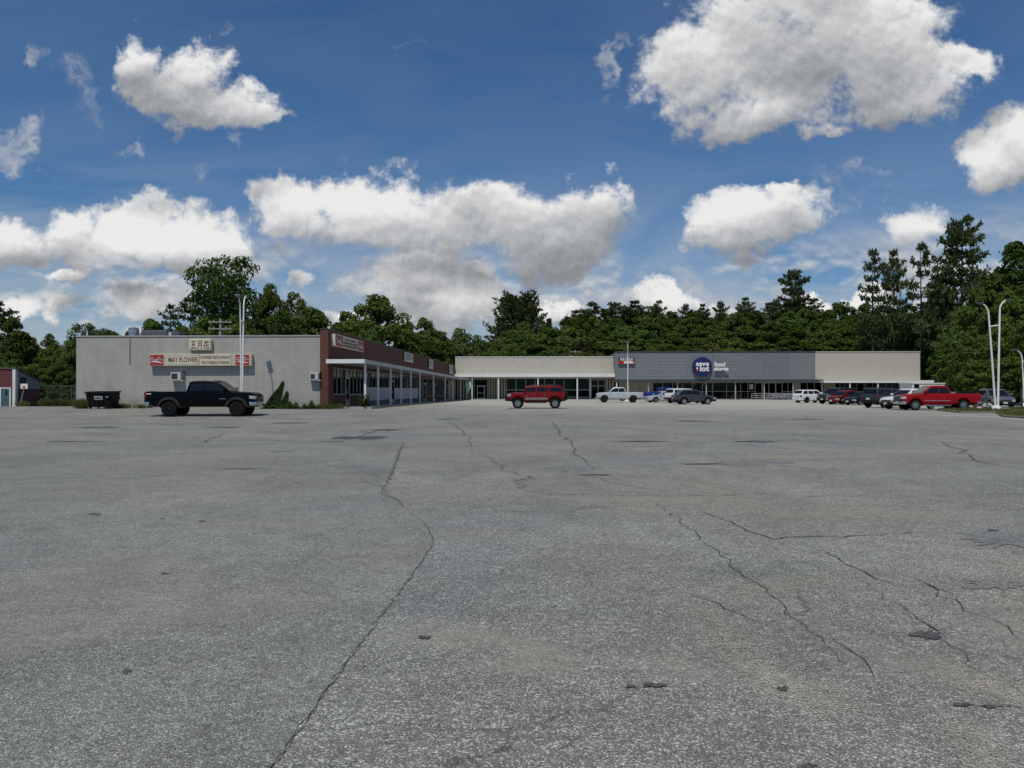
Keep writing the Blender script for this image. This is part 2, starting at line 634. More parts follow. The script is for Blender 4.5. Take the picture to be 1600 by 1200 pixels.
def asphalt(name, stone=85.0, dark=0.035, light=0.36, gain=1.0, warm=0.0, far_wear_glare=True, seed=0.0, cracks=1.0, sand=0.70):
    m = bpy.data.materials.new(name)
    m.use_nodes = True
    nt = m.node_tree
    g = G(nt)
    b = nt.nodes['Principled BSDF']
    b.inputs['Roughness'].default_value = 0.92
    b.inputs['Specular IOR Level'].default_value = 0.18
    geo = g.n('ShaderNodeNewGeometry')
    P = g.v('MULTIPLY', geo.outputs['Position'], (1, 1, 0))
    Q = g.v('ADD', P, (seed, seed * 0.7, 0))
    sp = g.n('ShaderNodeSeparateXYZ')
    g.put(sp.inputs[0], P)
    # stones set in dark binder
    vo = g.n('ShaderNodeTexVoronoi', voronoi_dimensions='2D', feature='F1')
    g.put(vo.inputs['Vector'], Q)
    vo.inputs['Scale'].default_value = stone
    sc = g.n('ShaderNodeSeparateColor')
    g.put(sc.inputs[0], vo.outputs['Color'])
    edge = g.step(vo.outputs['Distance'], 0.25, 0.62, 1.0, 0.55)
    st = g.ramp(sc.outputs[0], [(0.0, dark), (0.40, dark * 1.7), (0.62, 0.145), (0.84, light * 0.60), (1.0, light)])
    st = g.v('SCALE', st)
    g.put(st.node.inputs['Scale'], edge)
    # broader grain that survives at a distance
    n_mid = g.noise(Q, 17.0, 7, 0.75)
    n_c = g.noise(Q, 3.1, 6, 0.7)
    n_big = g.noise(Q, 0.33, 7, 0.62, 0.4)
    f = g.m('MULTIPLY', g.step(n_mid, 0.25, 0.75, 0.55, 1.45, 'LINEAR'), g.step(n_c, 0.3, 0.7, 0.82, 1.18, 'LINEAR'))
    f = g.m('MULTIPLY', f, g.step(n_big, 0.3, 0.7, 0.80, 1.20, 'LINEAR'))
    f = g.m('MULTIPLY', f, gain)
    c = g.v('SCALE', st)
    g.put(c.node.inputs['Scale'], f)
    c = g.v('MULTIPLY', c, (0.978 + warm, 1.0, 0.940 - warm))
    # bluish and brownish drifts
    n_t = g.noise(Q, 0.21, 5, 0.6)
    c = g.mix(g.step(n_t, 0.50, 0.72, 0.0, 0.30), c, g.v('MULTIPLY', c, (1.22, 1.05, 0.82)))
    c = g.mix(g.step(n_t, 0.48, 0.28, 0.0, 0.5), c, g.v('MULTIPLY', c, (0.88, 0.97, 1.08)))
    # sandy washed-out patches
    n_s = g.noise(g.v('ADD', Q, (31.7, 5.1, 0)), 0.30, 8, 0.66, 0.5)
    c = g.mix(g.step(n_s, 0.53, 0.68, 0.0, sand), c, g.ramp(n_mid, [(0.2, (0.24, 0.225, 0.18)), (0.8, (0.37, 0.35, 0.285))]))
    # darker sealed patches
    n_d = g.noise(g.v('ADD', Q, (-12.2, 44.0, 0)), 0.23, 7, 0.62, 0.6)
    c = g.mix(g.step(n_d, 0.58, 0.66, 0.0, 0.40), c, g.v('MULTIPLY', c, (0.62, 0.64, 0.68)))
    if far_wear_glare:  # older pale paving, plus grazing-angle brightness painted into the colour
        wear_glare = g.m('ADD', sp.outputs[1], g.m('MULTIPLY_ADD', g.noise(g.v('MULTIPLY', P, (0.25, 1, 1)), 0.12, 6, 0.6), 46.0, -23.0))
        wear_glare = g.m('ADD', wear_glare, g.m('MULTIPLY', sp.outputs[0], 0.35))
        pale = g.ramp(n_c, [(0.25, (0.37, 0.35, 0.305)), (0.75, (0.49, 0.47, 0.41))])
        c = g.mix(g.step(wear_glare, 40, 96, 0.0, 0.9), c, pale)
    # cracks
    wv = g.n('ShaderNodeTexNoise')
    g.put(wv.inputs['Vector'], Q)
    wv.inputs['Scale'].default_value = 0.9
    wv.inputs['Detail'].default_value = 6
    wp = g.v('MULTIPLY_ADD', wv.outputs['Color'], (1.5, 1.5, 0), Q)
    for (scl, width, lo, hi, off, amt) in ((0.085, 0.0022, 0.42, 0.56, 0.0, 0.62), (0.42, 0.008, 0.55, 0.64, 20.0, 0.55)):
        ve = g.n('ShaderNodeTexVoronoi', voronoi_dimensions='2D', feature='DISTANCE_TO_EDGE')
        g.put(ve.inputs['Vector'], g.v('ADD', wp, (off, off, 0)))
        ve.inputs['Scale'].default_value = scl
        line = g.step(ve.outputs['Distance'], width * 0.5, width * 1.6, 1.0, 0.0)
        msk = g.step(g.noise(g.v('ADD', Q, (off + 7.0, 3.0, 0)), 0.16, 4, 0.6), lo, hi)
        c = g.mix(g.m('MULTIPLY', g.m('MULTIPLY', line, msk), amt * cracks), c, (0.045, 0.046, 0.044))
    g.put(b.inputs['Base Color'], c)
    bp = g.n('ShaderNodeBump')
    bp.inputs['Strength'].default_value = 0.5
    bp.inputs['Distance'].default_value = 0.006
    g.put(bp.inputs['Height'], g.m('SUBTRACT', sc.outputs[0], vo.outputs['Distance']))
    nt.links.new(bp.outputs[0], b.inputs['Normal'])
    return m


def worn_paint(name, col, under=(0.14, 0.14, 0.138), keep=0.5):
    m = bpy.data.materials.new(name)
    m.use_nodes = True
    nt = m.node_tree
    g = G(nt)
    b = nt.nodes['Principled BSDF']
    b.inputs['Roughness'].default_value = 0.85
    geo = g.n('ShaderNodeNewGeometry')
    a = g.noise(geo.outputs['Position'], 2.2, 8, 0.75)
    g.put(b.inputs['Base Color'], g.mix(g.step(a, keep - 0.12, keep + 0.12), col, under))
    return m


M_white = pbr('white_paint', (0.72, 0.72, 0.70), 0.45, var=0.05, scale=2.5, dirt=((0.42, 0.40, 0.36), 0.35))
M_cream = pbr('cream_plastic', (0.50, 0.47, 0.33), 0.45, var=0.06, scale=2.0, dirt=((0.35, 0.32, 0.24), 0.45))
M_creamlight = pbr('sign_white', (0.60, 0.57, 0.44), 0.45, var=0.05, dirt=((0.42, 0.40, 0.33), 0.4))
M_cokered = pbr('sign_red', (0.36, 0.028, 0.03), 0.4, var=0.12, scale=3)
M_brownred = pbr('letter_brown', (0.16, 0.035, 0.022), 0.5)
M_darktrim = pbr('sign_trim', (0.035, 0.035, 0.035), 0.5, metal=0.0, var=0.15)
M_metal = pbr('galvanised_metal', (0.50, 0.51, 0.52), 0.38, metal=0.85, var=0.15, scale=4)
M_greybox = pbr('grey_cabinet', (0.10, 0.104, 0.11), 0.55, var=0.12)
M_black = pbr('black_plastic', (0.010, 0.010, 0.010), 0.5, spec=0.25)
M_rubber = pbr('tyre_rubber', (0.012, 0.012, 0.012), 0.9, spec=0.1)
M_chrome = pbr('chrome', (0.62, 0.62, 0.63), 0.16, metal=1.0)
M_alloy = pbr('alloy', (0.48, 0.49, 0.50), 0.3, metal=0.9)
M_blackrim = pbr('black_alloy', (0.02, 0.02, 0.021), 0.3, metal=0.4)
M_carglass = pbr('car_glass', (0.008, 0.009, 0.010), 0.02, spec=0.42)
M_lamp = pbr('headlamp_lens', (0.62, 0.62, 0.60), 0.12, metal=0.5)
M_tail = pbr('tail_lamp', (0.22, 0.010, 0.012), 0.2)
M_amber = pbr('amber_lens', (0.6, 0.2, 0.03), 0.2)
M_plate = pbr('licence_plate', (0.6, 0.6, 0.58), 0.5)
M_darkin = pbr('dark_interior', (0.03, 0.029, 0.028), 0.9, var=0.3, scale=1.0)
M_glass = window_glass()
M_block = masonry('painted_block', (0.395, 0.378, 0.350), (0.31, 0.30, 0.275), 0.4, 0.2, 0.009, 0, var=0.03, bump=0.45, dirt=((0.24, 0.23, 0.20), 0.6))
M_brick = masonry('red_brick', (0.135, 0.048, 0.034), (0.12, 0.075, 0.06), 0.215, 0.075, 0.010, 1, var=0.22)
M_brickx = masonry('red_brick_end', (0.135, 0.048, 0.034), (0.12, 0.075, 0.06), 0.215, 0.075, 0.010, 0, var=0.22)
M_roof = pbr('roof_membrane', (0.12, 0.12, 0.12), 0.9, var=0.2)
M_conc = pbr('concrete', (0.36, 0.345, 0.315), 0.9, var=0.14, scale=1.6, bump=0.3, dirt=((0.2, 0.19, 0.17), 0.5))
M_alum = pbr('window_aluminium', (0.40, 0.405, 0.40), 0.4, metal=0.5, var=0.08)
M_beige = pbr('beige_siding', (0.46, 0.43, 0.365), 0.6, var=0.04, scale=1.2, dirt=((0.36, 0.32, 0.25), 0.22))
M_grey = pbr('grey_panel', (0.172, 0.188, 0.202), 0.55, var=0.05, scale=0.8, rnd=0.05)
M_charcoal = pbr('charcoal_trim', (0.045, 0.052, 0.058), 0.5, var=0.1)
M_tan = pbr('tan_board', (0.40, 0.36, 0.265), 0.75, var=0.08)
M_gap = pbr('dark_groove', (0.05, 0.045, 0.035), 0.9)
M_navy = pbr('sign_navy', (0.007, 0.014, 0.095), 0.35)
M_letterwhite = pbr('letter_white', (0.8, 0.8, 0.79), 0.4)
M_signred = pbr('bright_red', (0.55, 0.03, 0.025), 0.4)
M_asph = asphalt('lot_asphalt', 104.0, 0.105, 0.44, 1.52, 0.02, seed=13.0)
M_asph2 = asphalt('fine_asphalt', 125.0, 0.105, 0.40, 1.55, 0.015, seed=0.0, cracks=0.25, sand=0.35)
M_patch = asphalt('patch_asphalt', 110.0, 0.10, 0.34, 1.6, 0.0, far_wear_glare=False, seed=5.0, cracks=0.0)
M_crack_shade = pbr('crack_tar_and_shade', (0.100, 0.100, 0.096), 0.85, var=0.4, scale=12, spec=0.2)
M_spot = pbr('tar_spot', (0.085, 0.086, 0.087), 0.9, var=0.5, scale=30, spec=0.15)
M_line = worn_paint('worn_white_line', (0.42, 0.42, 0.40), under=(0.19, 0.19, 0.18), keep=0.44)
M_yellow = worn_paint('worn_yellow_kerb', (0.42, 0.27, 0.06), under=(0.33, 0.31, 0.28), keep=0.50)
M_bark = pbr('bark', (0.055, 0.045, 0.036), 0.95, var=0.3, scale=3)
M_leaf = leaf_mat('broad_leaves', (0.044, 0.078, 0.018), (0.138, 0.186, 0.050), 0.024, 0.26, 0.32)
M_leafpale = leaf_mat('pale_leaves', (0.085, 0.108, 0.034), (0.180, 0.205, 0.075), 0.02, 0.15)
M_needle = leaf_mat('pine_needles', (0.042, 0.060, 0.022), (0.105, 0.122, 0.050), 0.02, 0.2, 0.15)
M_ivy = leaf_mat('ivy_leaves', (0.022, 0.045, 0.012), (0.060, 0.095, 0.025), 0.01, 0.1)
M_weed = leaf_mat('weeds', (0.07, 0.085, 0.03), (0.15, 0.16, 0.06), 0.02, 0.2)
M_forest = pbr('forest_floor', (0.035, 0.038, 0.018), 0.95, var=0.4, scale=0.4)
# ------------------------------------------------------------------ vehicles
def paint(name, col, metal=0.0, rough=0.28):
    return pbr('paint_' + name, col, rough, metal=metal, coat=0.04 if max(col) < .02 else 0.12 if min(col) < .012 else 0.3, spec=0.10 if max(col) < .02 else 0.2 if min(col) < .012 else 0.35, var=0.04, scale=1.5)


def interp(pts, x):
    if x <= pts[0][0]:
        return pts[0][1]
    for (a, b) in zip(pts, pts[1:]):
        if x <= b[0]:
            t = (x - a[0]) / max(b[0] - a[0], 1e-6)
            return a[1] + t * (b[1] - a[1])
    return pts[-1][1]


def wheel_meshes(r, tw, style, cache={}):
    key = (r, tw, style)
    if key in cache:
        return cache[key]
    rr = r * (0.64 if style not in ('fat', 'six') else 0.56)
    h = tw / 2
    t = MB().lathe([(rr * .97, -h * .9), (r * .90, -h), (r * .975, -h * .86), (r, -h * .55), (r, h * .55), (r * .975, h * .86), (r * .90, h), (rr * .97, h * .9), (rr * .9, h * .3), (rr * .9, -h * .3), (rr * .97, -h * .9)], 28, 'y')
    t.lathe([(0.0, -h * .1), (rr * .93, -h * .1), (rr * .93, h * .1), (0.0, h * .1)], 20, 'y')
    tyre = t.mesh('wheel', smooth=40)
    m = MB().lathe([(rr * .88, h * .35), (rr * .99, h * .92), (rr * .92, h * .92), (rr * .82, h * .5), (rr * .88, h * .35)], 28, 'y')
    m.lathe([(0, h * .35), (rr * .22, h * .35), (rr * .22, h * .72), (rr * .14, h * .80), (0, h * .80)], 14, 'y')
    ns = {'five': 5, 'six': 6, 'fat': 8, 'ten': 10}.get(style, 5)
    for k in range(ns):
        a = 2 * math.pi * k / ns
        w0, w1 = rr * (.13 if ns < 8 else .07), rr * (.20 if ns < 8 else .09)
        ca, sa = math.cos(a), math.sin(a)
        q = [(rr * .15, -w0), (rr * .9, -w1), (rr * .9, w1), (rr * .15, w0)]
        m.prism([(x * ca - z * sa, h * .45, x * sa + z * ca) for x, z in q], (0, h * .33, 0))
    rim = m.mesh('rim', smooth=35)
    cache[key] = (tyre, rim)
    return cache[key]


SPEC = {
    'lifted_pickup': dict(L=6.35, W=2.03, zb=.62, r=.455, Ra=.55, x1=1.02, x2=4.92, top=[(0, 1.12), (.06, 1.30), (.3, 1.385), (1.0, 1.43), (1.55, 1.455), (3.9, 1.455), (3.96, 1.47), (6.28, 1.455), (6.35, 1.42)], bed=(4.05, 6.26, .98),
                          cab=[(1.42, 1.44), (2.22, 2.04), (3.78, 2.03), (3.96, 1.44)], pill=[(.10, .52), (.545, .93)], doors=[(1.62, 2.78), (2.82, 3.72)], bump='chrome', wheel='fat', tw=.32),
    'pickup': dict(L=5.85, W=2.02, zb=.46, r=.405, Ra=.49, x1=.98, x2=4.55, top=[(0, .98), (.05, 1.14), (.3, 1.22), (1.0, 1.27), (1.5, 1.29), (3.7, 1.29), (3.78, 1.31), (5.78, 1.30), (5.85, 1.27)], bed=(3.85, 5.76, .84),
                   cab=[(1.38, 1.28), (2.2, 1.89), (3.45, 1.88), (3.72, 1.28)], pill=[(.10, .53), (.555, .93)], doors=[(1.6, 2.65), (2.69, 3.5)], bump='chrome', wheel='five', tw=.27),
    'offroader': dict(L=4.78, W=2.06, zb=.60, r=.445, Ra=.53, x1=.88, x2=4.0, top=[(0, 1.12), (.05, 1.24), (.25, 1.30), (1.25, 1.345), (4.7, 1.345), (4.78, 1.30)], bed=None,
                      cab=[(1.22, 1.33), (1.60, 1.89), (4.60, 1.89), (4.72, 1.33)], pill=[(.05, .305), (.355, .60), (.665, .965)], doors=[(1.45, 2.42), (2.47, 3.30)], bump='black', wheel='six', tw=.30, win=(.10, .13)),
    'suv': dict(L=4.68, W=1.84, zb=.34, r=.36, Ra=.425, x1=.95, x2=3.65, top=[(0, .72), (.08, .86), (.35, .96), (1.2, 1.06), (3.9, 1.09), (4.5, 1.08), (4.68, .98)], bed=None,
                cab=[(1.12, 1.05), (1.98, 1.63), (3.75, 1.65), (4.58, 1.08)], pill=[(.13, .44), (.46, .74), (.76, .92)], doors=[(1.45, 2.45), (2.49, 3.35)], bump='body', wheel='five', tw=.23),
    'boxy_suv': dict(L=4.42, W=1.80, zb=.42, r=.36, Ra=.44, x1=.86, x2=3.50, top=[(0, .86), (.04, .98), (.3, 1.04), (1.1, 1.10), (4.36, 1.10), (4.42, 1.02)], bed=None,
                     cab=[(1.06, 1.09), (1.62, 1.64), (4.15, 1.66), (4.36, 1.09)], pill=[(.06, .36), (.40, .68), (.72, .955)], doors=[(1.3, 2.25), (2.29, 3.05)], bump='body', wheel='five', tw=.23),
    'wagon': dict(L=4.45, W=1.76, zb=.30, r=.33, Ra=.40, x1=.90, x2=3.55, top=[(0, .70), (.06, .86), (.4, .98), (1.2, 1.06), (4.35, 1.06), (4.45, .95)], bed=None,
                  cab=[(1.10, 1.05), (1.75, 1.58), (3.95, 1.58), (4.36, 1.05)], pill=[(.09, .37), (.41, .67), (.71, .94)], doors=[(1.35, 2.3), (2.34, 3.1)], bump='body', wheel='five', tw=.21),
    'large_suv': dict(L=5.0, W=2.0, zb=.40, r=.40, Ra=.475, x1=.95, x2=3.85, top=[(0, .88), (.06, 1.04), (.35, 1.12), (1.3, 1.18), (4.9, 1.18), (5.0, 1.05)], bed=None,
                      cab=[(1.25, 1.17), (1.95, 1.80), (4.55, 1.79), (4.90, 1.17)], pill=[(.09, .38), (.41, .66), (.69, .95)], doors=[(1.55, 2.55), (2.59, 3.5)], bump='body', wheel='five', tw=.25),
    'sedan': dict(L=4.65, W=1.80, zb=.26, r=.325, Ra=.395, x1=.95, x2=3.65, top=[(0, .58), (.08, .70), (.4, .80), (1.3, .93), (3.6, .98), (4.45, 1.0), (4.65, .86)], bed=None,
                  cab=[(1.15, .91), (2.05, 1.42), (3.1, 1.43), (4.12, .98)], pill=[(.16, .50), (.52, .84)], doors=[(1.5, 2.5), (2.54, 3.3)], bump='body', wheel='five', tw=.21),
    'hatchback': dict(L=4.2, W=1.75, zb=.28, r=.32, Ra=.39, x1=.85, x2=3.4, top=[(0, .62), (.08, .76), (.4, .88), (1.1, .98), (3.9, 1.04), (4.2, .9)], bed=None,
                      cab=[(.95, .96), (1.85, 1.48), (3.3, 1.49), (4.08, 1.02)], pill=[(.15, .48), (.50, .78)], doors=[(1.3, 2.3), (2.34, 3.05)], bump='body', wheel='five', tw=.20),
}


def vehicle(spec, name, label, cat, loc, rz, pm, group=None, wheel_mat=None, scale=1.0, flare=None, over=None):
    S = dict(SPEC[spec])
    S.update(over or {})
    L, W, zb, r, Ra = S['L'], S['W'], S['zb'], S['r'], S['Ra']
    x1, x2, top, bed = S['x1'], S['x2'], S['top'], S['bed']
    cab = S['cab']
    t = thing(name, label, cat, loc, rz, group)
    t.scale = (scale,) * 3
    X = lambda x: L / 2 - x
    hw = W / 2

    def plan(x):
        f = 1.0
        if x < .75:
            f -= .17 * ((.75 - x) / .75) ** 2
        if x > L - .5:
            f -= .09 * ((x - L + .5) / .5) ** 2
        return f

    def zbot(x):
        for xw in (x1, x2):
            d = abs(x - xw)
            if d < Ra - .002:
                return r + math.sqrt(Ra * Ra - d * d)
        return zb + (.10 if x < x1 - Ra else .08 if x > x2 + Ra else 0)
    xs = {0.0, .03, .1, .2, .35, .5, L, L - .03, L - .1, L - .2, L - .35, L - .5}
    xs |= {p[0] for p in top}
    for xw in (x1, x2):
        for k in range(13):
            xs.add(round(xw - (Ra - .004) * math.cos(math.pi * k / 12), 4))
        xs |= {xw - Ra - .004, xw + Ra + .004}
    if bed:
        xs |= {bed[0] - .005, bed[0] + .005, bed[1] - .005, bed[1] + .005}
    xs |= {i * L / 18 for i in range(19)}
    xs = sorted(x for x in xs if 0 <= x <= L)
    xs = [xs[0]] + [b for a, b in zip(xs, xs[1:]) if b - a > .0015]
    m = MB()
    ring = None
    for x in xs:
        zt, z0, w = interp(top, x), zbot(x), hw * plan(x)
        h = max(zt - z0, .05)
        a = min(.09, .22 * h)
        inside = bed and bed[0] < x < bed[1]
        zi = bed[2] if inside else zt + .012
        crown = 0 if inside else .012
        half = [(0, z0), (w * .90, z0), (w * .988, z0 + a), (w, z0 + max(a * 1.2, .5 * h)), (w * .985, zt - min(.10, .3 * h)), (w * .955, zt - .025), (w * .90, zt), (w * .875 if inside else w * .6, zi if not inside else zt), (w * .87 if inside else w * .3, zi + crown * .6), (0, zi + crown)]
        pts = [(X(x), y, z) for y, z in half] + [(X(x), -y, z) for y, z in half[-2:0:-1]]
        n = len(m.v)
        m.v += pts
        if ring is not None:
            k = len(pts)
            for i in range(k):
                j = (i + 1) % k
                m.f.append((ring + i, ring + j, n + j, n + i))
        else:
            m.f.append(tuple(range(n, n + len(pts))))
        ring = n
    m.f.append(tuple(range(ring + len(pts) - 1, ring - 1, -1)))
    obj('body', m, pm, t, smooth=38)
    # cabin
    (xa, za), (xb, zb_), (xc, zc), (xd, zd) = cab
    zlo, zhi = min(za, zd) - .03, max(zb_, zc)
    y0, y1 = hw * .925, hw * (.82 if spec == 'offroader' else .79 if 'pickup' in spec else .75)
    yy = lambda z: y0 + (y1 - y0) * (z - zlo) / (zhi - zlo)
    xf = lambda z: xa + (xb - xa) * (z - za) / (zb_ - za)
    xr = lambda z: xd + (xc - xd) * (z - zd) / (zc - zd)
    prof = [(xa, za - .03), (xb - .03, zb_ - .02), (xb + .12, zb_ + .025), ((xb + xc) / 2, zhi + .045), (xc - .15, zc + .03), (xc + .02, zc - .02), (xd, zd - .03)]
    m = MB()
    for sgn in (1, -1):
        m.v += [(X(x), sgn * yy(z), z) for x, z in prof]
    k = len(prof)
    m.f += [tuple(range(k)), tuple(range(2 * k - 1, k - 1, -1))]
    for i in range(k):
        j = (i + 1) % k
        m.f.append((i, k + i, k + j, j))
    obj('cabin', m, pm, t, smooth=50, bevel=.055, seg=3)
    # glass
    wb, wt = S.get('win', (.05, .10))
    for sgn in (1, -1):
        for (f0, f1) in S['pill']:
            zl, zh = max(za, zd) + wb, min(zb_, zc) - wt
            q = []
            for (f, z) in ((f0, zl), (f1, zl), (f1, zh), (f0, zh)):
                q.append((X(xf(z) + f * (xr(z) - xf(z))), sgn * (yy(z) - .004), z))
            g = MB().prism(q, (0, sgn * .014, 0))
            obj('side_window', g, M_carglass, t, bevel=.006, seg=1)
    for (nm, fx, sg) in (('windscreen', xf, 1), ('rear_window', xr, -1)):
        zl = (za if sg > 0 else zd) + (.05 if sg > 0 else .12)
        zh = (zb_ if sg > 0 else zc) - .07
        q = [(X(fx(zl)), yy(zl) - .10, zl), (X(fx(zh)), yy(zh) - .08, zh), (X(fx(zh)), -(yy(zh) - .08), zh), (X(fx(zl)), -(yy(zl) - .10), zl)]
        nrm = (Vector(q[1]) - Vector(q[0])).cross(Vector(q[3]) - Vector(q[0])).normalized()
        if nrm.x * sg < 0:
            nrm = -nrm
        obj(nm, MB().prism([Vector(p) - nrm * .004 for p in q], nrm * .016), M_carglass, t, bevel=.006, seg=1)
    # wheels and running gear
    tyre, rim = wheel_meshes(r, S['tw'], S['wheel'])
    for xw in (x1, x2):
        for sgn in (1, -1):
            w_ = obj('wheel', tyre, M_rubber, t, loc=(X(xw), sgn * (hw - S['tw'] / 2 - .015), r))
            if sgn < 0:
                w_.rotation_euler = (0, 0, math.pi)
            rm = bpy.data.objects.new('rim', rim)
            COL.objects.link(rm)
            rm.parent = w_
            if not rim.materials:
                rim.materials.append(M_alloy)
            if wheel_mat is not None:
                rm.material_slots[0].link = 'OBJECT'
                rm.material_slots[0].material = wheel_mat
    m = MB().box(X(L - .35), X(.35), -hw * .62, hw * .62, zb - .06, r + Ra + .0)
    for xw in (x1, x2):
        m.tube([(X(xw), -hw * .8, r), (X(xw), hw * .8, r)], .05, 8)
        m.box(X(xw) - Ra * .9, X(xw) + Ra * .9, -hw * .66, hw * .66, r + .05, r + Ra)
    obj('chassis', m, M_black, t)
    # doors
    for sgn in (1, -1):
        for (a, b) in S['doors']:
            zt = interp(top, (a + b) / 2)
            zd0, zd1 = zb + .10, zt - .10
            am = a if a > x1 + Ra + .03 else x1 + Ra + .05
            bm_ = b
            lim = x2 - Ra - .05
            q = [(am, zd0), (min(b, lim), zd0), (b, min(r + Ra * .9, zd1 - .1)) if b > lim else (b, zd0 + .02), (b, zd1), (a, zd1), (a, zd0 + .25)]
            d = obj('door', MB().prism([(X(x), sgn * (hw - .006), z) for x, z in q], (0, sgn * .016, 0)), pm, t, bevel=.007, seg=2, smooth=30)
            obj('handle', MB().box(X(b - .08), X(b - .26), min(sgn * (hw + .008), sgn * (hw + .035)), max(sgn * (hw + .008), sgn * (hw + .035)), zd1 - .10, zd1 - .065), S.get('handle_mat', pm), d, bevel=.008, seg=1)
    # mirrors
    for sgn in (1, -1):
        zx = za + .08
        xm = xf(zx) + .12
        m = MB().prism([(X(xm), sgn * (yy(zx) - .02), zx), (X(xm + .10), sgn * (yy(zx) - .02), zx), (X(xm + .12), sgn * (hw + .16), zx + .02), (X(xm + .02), sgn * (hw + .20), zx + .02)], (0, 0, .15))
        obj('mirror', m, S.get('mirror_mat', pm), t, bevel=.02, seg=2, smooth=40)
    # lamps, grille, bumpers, plates
    zt0 = interp(top, .03)
    hz0, hz1 = S.get('hl', (zt0 - .19, zt0 - .015))
    for sgn in (1, -1):
        pl = [(-.022, hw * .56), (-.022, hw * .80), (.08, hw * plan(.08) + .012), (.30, hw * plan(.30) + .012), (.30, hw * .5), (.1, hw * .5)]
        m = MB().prism([(X(x), sgn * y, hz0 + (.03 if x > .2 else 0)) for x, y in pl], (0, 0, hz1 - hz0))
        obj('headlight', m, M_lamp, t)
        zr = interp(top, L - .15)
        tz0, tz1 = S.get('tl', (zr - .36, zr - .06))
        yb = hw * plan(L - .05) * 1.012
        m = MB().box(X(L) - .012, X(L - .16), min(sgn * hw * .80, sgn * yb), max(sgn * hw * .80, sgn * yb), tz0, tz1)
        obj('taillight', m, M_tail, t, bevel=.012, seg=1)
    gm = S.get('grille_mat', M_black)
    gl0 = hz0 - (.16 if 'pickup' in spec or spec == 'large_suv' else .06)
    gr = obj('grille', MB().box(X(.06), X(-.03), -hw * .53, hw * .53, gl0, hz1), gm, t, bevel=.02, seg=2)
    mg = MB()
    for k in range(1, 4):
        zz = gl0 + (hz1 - gl0) * k / 4
        mg.box(X(-.02), X(-.040), -hw * .5, hw * .5, zz - .008, zz + .008)
    obj('grille_bar', mg, M_chrome if S['bump'] != 'black' else M_black, gr)
    bz0, bz1 = zb + .02, zb + .24
    bmat = {'chrome': M_chrome, 'black': M_black, 'body': S.get('bump_mat', M_black if spec in ('suv', 'boxy_suv', 'large_suv') else pm)}[S['bump']]
    for (nm, sg) in (('front_bumper', 1), ('rear_bumper', -1)):
        e = X(0) if sg > 0 else X(L)
        pf = .83 if sg > 0 else .9
        q = [(e + sg * .09, -hw * .55), (e + sg * .09, hw * .55), (e + sg * .02, hw * pf), (e - sg * .30, hw * (plan(.3) if sg > 0 else plan(L - .3)) * 1.012), (e - sg * .36, hw * .8), (e - sg * .36, -hw * .8), (e - sg * .30, -hw * (plan(.3) if sg > 0 else plan(L - .3)) * 1.012), (e + sg * .02, -hw * pf)]
        obj(nm, MB().prism([(x, y, bz0) for x, y in q], (0, 0, bz1 - bz0)), bmat, t, bevel=.025, seg=2, smooth=40)
    obj('licence_plate', MB().box(X(L) - .105, X(L) - .085, -.16, .16, bz0 + .07 + (.2 if spec not in ('pickup', 'lifted_pickup') else 0), bz0 + .22 + (.2 if spec not in ('pickup', 'lifted_pickup') else 0)), M_plate, t)
    obj('licence_plate', MB().box(X(-.085), X(-.105), -.16, .16, bz0 + .05, bz0 + .2), M_plate, t)
    if flare is not None:
        for xw in (x1, x2):
            for sgn in (1, -1):
                m = MB()
                n = 16
                a0, a1 = R(-18), R(198)
                for k in range(n + 1):
                    a = a0 + (a1 - a0) * k / n
                    c_, s_ = math.cos(a), math.sin(a)
                    for (rad, y) in ((Ra * .99, hw - .02), (Ra * .985, hw + .055), (Ra * 1.20, hw + .045), (Ra * 1.26, hw - .005)):
                        m.v.append((X(xw) + rad * c_, sgn * y, max(r + rad * s_, zb - .02)))
                    if k:
                        b0 = (k - 1) * 4
                        for i in range(3):
                            m.f.append((b0 + i, b0 + i + 1, b0 + 5 + i, b0 + 4 + i))
                obj('fender_flare', m, flare, t, smooth=45)
    t['_L'] = L
    return t, X


# ------------------------------------------------------------------ plants
def leaf_faces(C, Nn, size, rng, elong=1.5):
    """One bent kite for each centre C with normal Nn."""
    n = len(C)
    t = rng.normal(size=(n, 3))
    t -= (t * Nn).sum(1)[:, None] * Nn
    t /= np.linalg.norm(t, axis=1)[:, None] + 1e-9
    b = np.cross(Nn, t)
    s = size[:, None]
    p0 = C - t * s * elong * .5
    p1 = C + b * s * .5 + Nn * s * .12
    p2 = C + t * s * elong * .5
    p3 = C - b * s * .5 + Nn * s * .12
    V = np.stack([p0, p1, p2, p3], 1).reshape(-1, 3)
    return V


def mesh_quads(name, V, mat):
    n = len(V) // 4
    me = bpy.data.meshes.new(name)
    me.vertices.add(len(V))
    me.vertices.foreach_set('co', V.astype(np.float32).ravel())
    me.loops.add(n * 4)
    me.loops.foreach_set('vertex_index', np.arange(n * 4, dtype=np.int32))
    me.polygons.add(n)
    me.polygons.foreach_set('loop_start', np.arange(0, n * 4, 4, dtype=np.int32))
    me.update(calc_edges=True)
    me.validate()
    me.materials.append(mat)
    return me


def unit(v):
    return v / (np.linalg.norm(v, axis=-1)[..., None] + 1e-9)


